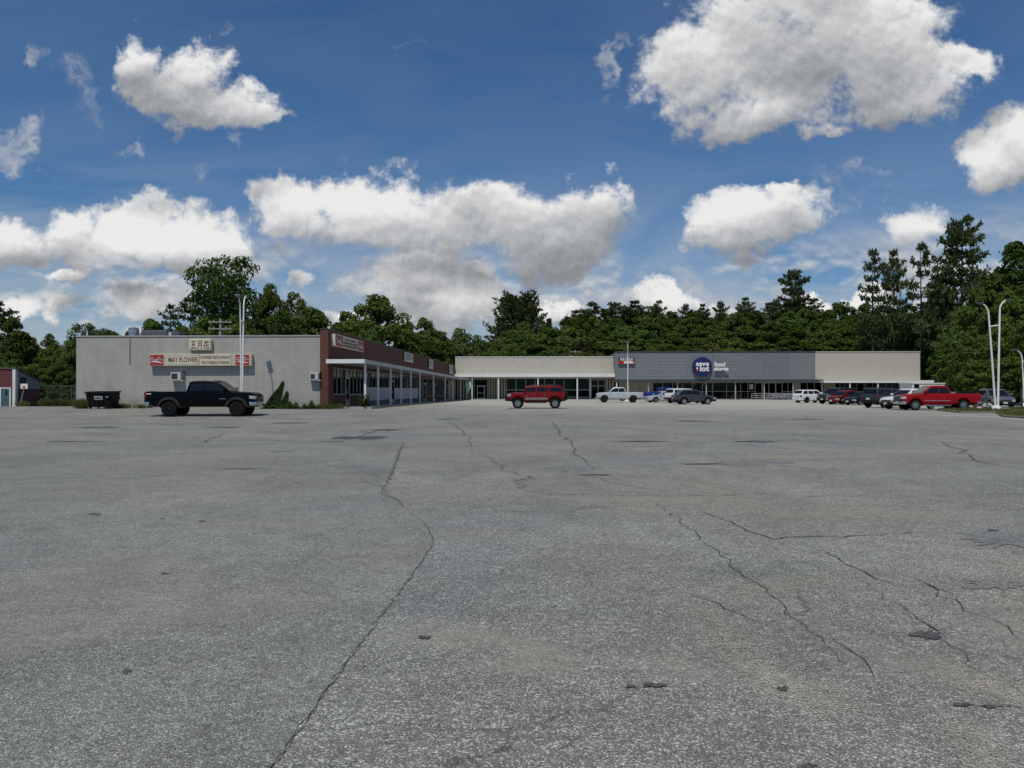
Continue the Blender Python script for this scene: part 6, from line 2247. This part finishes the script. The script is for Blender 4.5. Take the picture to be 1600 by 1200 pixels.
for sg_ in (1, -1):
    obj('side_moulding', MB().box(X(3.55), X(1.6), min(sg_ * 1.012, sg_ * 1.03), max(sg_ * 1.012, sg_ * 1.03), .74, .79), M_chrome, t)
    obj('side_step', MB().tube([(X(3.6), sg_ * 1.0, .40), (X(1.55), sg_ * 1.0, .40)], .05, 8), M_chrome, t)
m = MB().box(X(-.03), X(-.045), -.022, .022, .98, 1.20).box(X(-.03), X(-.045), -.53, .53, 1.075, 1.105)
obj('grille_cross', m, M_chrome, t)
vehicle('sedan', 'dark_sedan', 'dark car whose roof shows just above the bed of the red pickup', 'car', (40.2, 75.8, 0), PI, P_blk2, 'vehicles parked by the store')
vehicle('suv', 'blue_grey_crossover', 'blue-grey crossover facing the camera behind the V light pole', 'SUV', (39.4, 68.3, 0), -1.76, P_blgrey, 'vehicles parked by the store', M_alloy)

# ------------------------------------------------------------------ trees
# left of and behind the block building
T = tree
GL = 'trees behind the block building'
T('white', -8, 470, 84, 95, 'pine whose boughs enter at the left edge of the picture', GL)
T('tall', 14, 494, 82, 70, 'dark leafy tree standing behind the red shed', GL)
T('round', 48, 524, 84, 60, 'low round tree between the red shed and the pale-topped tree', GL)
T('tall', 83, 519, 82, 42, 'narrow pale-topped tree above the chain-link fence', GL)
T('round', 108, 528, 80, 52, 'bushy tree touching the left corner of the block building', GL)
T('round', 66, 556, 72, 62, 'low dark tree just behind the chain-link fence', GL)
T('round', 24, 560, 74, 60, 'low dark tree just behind the red shed roof', GL)
T('round', 98, 562, 70, 52, 'low tree filling the gap at the block building corner', GL)
T('oak', 138, 502, 92, 70, 'thin-topped open tree above the left end of the block roof', GL)
T('round', 172, 511, 92, 64, 'small round tree left of the metal roof fan', GL)
T('round', 205, 514, 88, 62, 'small tree directly behind the metal roof fan', GL)
T('round', 236, 496, 88, 72, 'bushy tree right of the metal roof fan', GL)
T('white', 266, 473, 92, 52, 'slim pointed pine left of the big oak', GL)
T('white', 297, 462, 94, 70, 'full pine at the left shoulder of the big oak', GL)
T('round', 285, 505, 84, 66, 'low tree behind the grey rooftop unit', GL)
T('oak', 356, 394, 92, 126, 'tall open-crowned oak towering over the block building', GL, rz=.6)
T('round', 322, 492, 86, 66, 'low dark tree under the left side of the tall oak', GL)
T('round', 372, 488, 86, 76, 'low tree behind the twin light pole, under the tall oak', GL)
T('round', 424, 441, 93, 66, 'upright tree right of the tall oak', GL)
T('round', 402, 470, 90, 62, 'bushy tree under the right side of the tall oak', GL)
T('pale', 458, 452, 96, 76, 'thin feathery tree with a pale top, right of the upright tree', GL)
T('round', 440, 482, 86, 78, 'low bushy tree left of the brick pier', GL)
T('round', 500, 478, 96, 96, 'broad low tree directly behind the brick pier', GL)
T('round', 545, 481, 111, 76, 'round tree left of the dense dark maple', GL)
T('round', 527, 500, 104, 60, 'low tree behind the start of the brick parapet', GL)
T('round', 598, 456, 136, 106, 'large dense dark maple behind the brick parapet', GL, var=2)
T('round', 570, 498, 121, 66, 'low tree at the foot of the dense dark maple', GL)
T('round', 636, 500, 142, 70, 'leafy tree at the right foot of the dense dark maple', GL)
T('round', 662, 494, 143, 62, 'slim tree right of the dense dark maple', GL)
T('round', 690, 514, 146, 62, 'bright green tree above the far end of the brick parapet', GL)
T('pale', 716, 509, 152, 62, 'pale olive tree above the corner of the brick and beige wings', GL)
T('pale', 744, 520, 152, 44, 'smaller pale olive tree above the left end of the beige fascia', GL)
T('round', 664, 526, 140, 50, 'low tree behind the middle of the brick parapet', GL)
T('round', 712, 540, 148, 60, 'low tree behind the corner of the beige fascia', GL)
T('round', 625, 520, 141, 56, 'low tree behind the brick parapet, under the dense dark maple', GL)

# wood behind the far shops
GM = 'trees of the wood behind the far shops'
RIDGE = [(745, 532), (770, 512), (790, 504), (850, 500), (880, 492), (900, 484), (960, 482), (1000, 478), (1070, 484), (1120, 482), (1190, 474), (1250, 466), (1300, 468), (1380, 474), (1440, 474), (1500, 468)]
T('fan', 811, 477, 192, 88, 'wide fan-shaped fir standing above the beige wing', GM)
for (u, v, w, k, lab) in ((858, 496, 34, 'spruce', 'small pointed spruce right of the fan-shaped fir'), (900, 484, 60, 'white', 'dark pine at the left of the ridge'), (924, 470, 66, 'white', 'ragged twin-topped pine above the utility pole on the beige wing'),
                          (962, 471, 70, 'white', 'dense pine above the joint of beige wing and grey store'), (992, 469, 64, 'white', 'pine above the beer sign'), (1031, 467, 40, 'white', 'lone small pine top sticking out of the wood left of the round sign'),
                          (1071, 474, 34, 'white', 'small pine top above the left of the round sign'), (1098, 474, 36, 'white', 'small pine top directly above the round sign'), (1127, 470, 38, 'white', 'small pine top above the food stores letters'),
                          (1165, 464, 44, 'white', 'pine on the ridge left of the tall lone pine'), (1240, 420, 74, 'lone', 'tall lone pine standing well above the ridge'), (1212, 466, 40, 'white', 'short pine at the left foot of the tall lone pine')):
    T('white' if k == 'lone' else k, u, v, 178, w, lab, GM, var=0 if k == 'lone' else None)
rr = random.Random(21)
MARKS = [(765, 'the beige fascia corner'), (800, 'the left beige fascia'), (838, 'the middle of the beige fascia'), (872, 'the red off-roader'), (905, 'the far utility pole'), (940, 'the beige fascia end'), (978, 'the beer sign'),
         (1013, 'the blue pickup'), (1053, 'the white SUV'), (1098, 'the round store sign'), (1130, 'the food stores letters'), (1175, 'the cart railing'), (1215, 'the store entrance'), (1255, 'the white wagon'), (1290, 'the grey and beige seam'), (1330, 'the black sedan'), (1375, 'the boxy grey SUV'), (1425, 'the end shop corner')]
ROWS = [(149, .0, 'at the foot of the wood'), (156, .30, 'low in the wood'), (164, .58, 'halfway up the wood'), (173, .86, 'high in the wood'), (183, 1.0, 'on the ridge of the wood')]
KINDN = {'round': 'round leafy tree', 'tall': 'slim leafy tree', 'pale': 'pale olive tree', 'white': 'dark pine'}
for (Y, f, where) in ROWS:
    x = xu(752, Y)
    plan_ = []
    while x < xu(1450, Y):
        u = 800 + FPX * (x * CA + Y * SA) / depth(x, Y)
        vr = interp(RIDGE, u)
        v = 552 + (vr - 552) * f + rr.uniform(-4, 6)
        k = 'round' if rr.random() < (.88 if f < .9 else .78) else ('tall' if rr.random() < .35 else ('pale' if rr.random() < .5 else 'white'))
        plan_.append((x, u, v, k, rr.uniform(70, 100) * (150 / Y)))
        x += rr.uniform(4.3, 6.0)
    keys = [(k, min(MARKS, key=lambda q: abs(q[0] - u))[1]) for (x, u, v, k, w) in plan_]
    for i, (x, u, v, k, w) in enumerate(plan_):
        same = [j for j in range(len(keys)) if keys[j] == keys[i]]
        side = '' if len(same) == 1 else ', left one' if same[0] == i else ', right one' if same[-1] == i else ', middle one'
        T(k, u, v, Y, w, KINDN[k] + ' ' + where + ', above ' + keys[i][1] + side, 'trees of the wood behind the far shops', x=x)

# tall pines on the right, and the near wood at the right edge
GP = 'tall pines on the ridge right of the shops'
T('white', 1364, 386, 150, 56, 'sparse tall pine, leftmost of the group above the end shop', GP, var=2)
T('white', 1397, 389, 150, 52, 'narrow dense pine right beside the sparse tall pine', GP, var=1)
T('white', 1440, 376, 146, 60, 'leaning open pine left of the tallest pine', GP, var=2)
T('white', 1504, 337, 138, 118, 'tallest broad pine of the group at the right', GP, var=0)
T('white', 1470, 425, 140, 58, 'lower pine between the leaning pine and the tallest pine', GP, var=1)
GR = 'leafy trees of the near wood at the right edge'
for (u, v, Y, w, k, lab) in ((1600, 372, 104, 110, 'tall', 'tall leafy tree at the top right edge of the wood'), (1562, 420, 104, 92, 'round', 'leafy tree below the tallest pine'), (1496, 474, 134, 60, 'pale', 'bright green rounded tree above the red pickup'),
                             (1528, 446, 104, 86, 'round', 'rounded tree left of the V light pole'), (1450, 478, 150, 56, 'round', 'tree at the right end of the end shop roof'), (1590, 450, 92, 100, 'round', 'dark tree behind the right lamp head of the V light pole'),
                             (1484, 512, 126, 62, 'round', 'dark tree beside the end wall of the beige end shop'), (1528, 505, 96, 80, 'round', 'dense tree behind the red pickup'), (1560, 505, 88, 88, 'round', 'dense tree straight behind the V light pole'),
                             (1610, 500, 84, 90, 'round', 'dense tree at the right edge behind the white sign'), (1474, 560, 128, 50, 'round', 'low dark tree behind the white shed'), (1504, 562, 100, 60, 'round', 'low dark tree above the red pickup cab'),
                             (1540, 560, 84, 76, 'round', 'low dark tree above the blue-grey crossover'), (1584, 556, 80, 80, 'round', 'low dark tree right of the V light pole'), (1640, 440, 90, 110, 'round', 'tree just outside the right edge'), (1630, 560, 78, 80, 'round', 'low tree at the far right edge')):
    T(k, u, v, Y, w, lab, GR)

for i, (u, v, Y, w) in enumerate(((1486, 606, 124, 40), (1506, 602, 98, 46), (1530, 603, 86, 60), (1570, 602, 84, 60), (1612, 600, 82, 60))):
    T('shrub', u, v, Y, w, ['dark shrub behind the right half of the red pickup cab', 'dark shrub behind the red pickup bed', 'dark shrub behind the blue-grey crossover', 'dark shrub right of the V light pole', 'dark shrub behind the white sign at the right edge'][i], 'shrubs under the right trees', cat='shrub')
for i, (u, v, Y, w) in enumerate(((66, 606, 66, 40), (92, 601, 66, 44), (112, 608, 65.5, 34))):
    T('shrub', u, v, Y, w, ['leafy shrub behind the fence nearest the red shed', 'largest shrub behind the middle of the fence', 'low shrub behind the fence nearest the block wall'][i], 'shrubs behind the fence', cat='shrub')

# ------------------------------------------------------------------ creepers, weeds and the plant by the post
rg = np.random.default_rng(8)
ivy_root = thing('ivy', 'green ivy climbing the block wall in two spikes beside the brick pier', 'ivy', (xu(440, BACK), BACK - .1, .25))
pts, nr = [], []
SPIKES = [[(596, 442.5, 443.5), (604, 437, 442), (612, 431, 440), (620, 424, 438), (628, 418, 438), (636, 412, 440)], [(611, 448.6, 449.6), (617, 446.5, 449.5), (623, 443, 448.5), (629, 439, 447), (636, 436, 448)]]
spike = [(443, 598, 415, 440), (449.5, 612, 438, 448)]
for i, tab in enumerate(SPIKES):
    for k in range(2400 if i == 0 else 1100):
        v = tab[0][0] + (tab[-1][0] - tab[0][0]) * rg.random() ** .7
        a0 = interp([(q[0], q[1]) for q in tab], v)
        a1 = interp([(q[0], q[2]) for q in tab], v)
        x = xu(a0 + (a1 - a0) * rg.random(), BACK) + rg.normal(0, .02)
        pts.append((x, BACK - .04 - .20 * rg.random() * max(.15, (v - 590) / 46), zv(v, x, BACK)))
        nr.append((rg.normal(0, .4), -1, .5))
leaf_cloud('climbing_leaves', pts, nr, .075, M_ivy, ivy_root, 1)
pts, nr = [], []
for k in range(5200):
    u = 408 + 112 * rg.random()
    y = BACK - .15 - 1.25 * rg.random() ** 1.3
    hgt = (.22 + .16 * math.sin(u * .21) + .16 * math.sin(u * .53 + 1)) * (1 - ((BACK - y) / 1.9) ** 2)
    x = xu(u, y)
    if u > 500:
        y -= .1
        hgt *= 1.0 - (u - 500) / 30
    z = gz(x, y) + max(.02, hgt) * rg.random() ** .5
    pts.append((x, y, z))
    nr.append((rg.normal(0, .5), -.5, .9))
leaf_cloud('ground_leaves', pts, nr, .11, M_ivy, ivy_root, 2)
m = MB()
for (ut, vt, ul, ur) in spike:
    xt, zt = xu(ut, BACK), zv(vt, xu(ut, BACK), BACK)
    xb0 = xu((ul + ur) / 2, BACK)
    m.tube([(xb0, BACK - .05, .2), ((xb0 + xt) / 2 + .1, BACK - .04, (zt + .3) / 2), (xt, BACK - .03, zt)], [.035, .025, .01], 5)
obj('stem', m, M_bark, ivy_root, world=True)


def weed_patch(name, label, u0, u1, y0, y1, n, h, w, seed, cat='weeds', mat=M_weed):
    r_ = np.random.default_rng(seed)
    sp = []
    for k in range(n):
        y = r_.uniform(y0, y1)
        x = xu(r_.normal((u0 + u1) / 2, (u1 - u0) / 4), y)
        sp.append((x, y, gz(x, y) - .02))
    o = blades(name, sp, h, w, mat, seed)
    return tag(o, label, cat, 'weeds along the building feet')


weed_patch('weed_clump', 'tuft of tall weeds at the left corner of the block wall, beside the dumpster', 118, 136, 50.4, 51.8, 700, .55, .02, 1)
weed_patch('weed_clump', 'thin weeds along the foot of the block wall right of the dumpster', 176, 205, 51.2, 51.9, 320, .30, .02, 2)
weed_patch('weed_clump', 'small weed tuft at the wall foot behind the tail of the black pickup', 210, 230, 51.5, 51.95, 120, .28, .02, 3)
weed_patch('weed_clump', 'ragged weeds at the foot of the red brick pier', 500, 540, 50.6, 51.6, 420, .32, .02, 4)
weed_patch('weed_clump', 'dry weeds beside the red shed wall under the basketball hoop', 26, 46, 58.2, 59.6, 260, .40, .02, 5)
weed_patch('weed_clump', 'long grass along the foot of the chain-link fence', 58, 118, 61.2, 62.8, 2600, .42, .025, 6)
x, y = xu(571, 52.0), 52.0
t = thing('potted_weed', 'tall leafy weed growing at the foot of the first white canopy post', 'plant', (x, y, walk_z(y)))
pts, nr = [], []
m = MB()
for k in range(16):
    a = rg.random() * 6.28
    l = .25 + .45 * rg.random()
    tipx, tipy, tipz = math.cos(a) * l * .7, math.sin(a) * l * .5 - .15, .2 + .65 * rg.random()
    m.tube([(0, -.12, 0), (tipx * .4, -.12 + tipy * .4, tipz * .7), (tipx, tipy, tipz)], [.014, .01, .004], 4)
    for j in range(16):
        s = .3 + .75 * rg.random()
        pts.append((x + tipx * s + rg.normal(0, .05), y + tipy * s - .1 + rg.normal(0, .05), walk_z(y) + tipz * s + rg.normal(0, .04)))
        nr.append((rg.normal(0, .6), -.5, .8))
leaf_cloud('leaves', pts, nr, .11, M_ivy, t, 3)
obj('stems', m, M_bark, t)
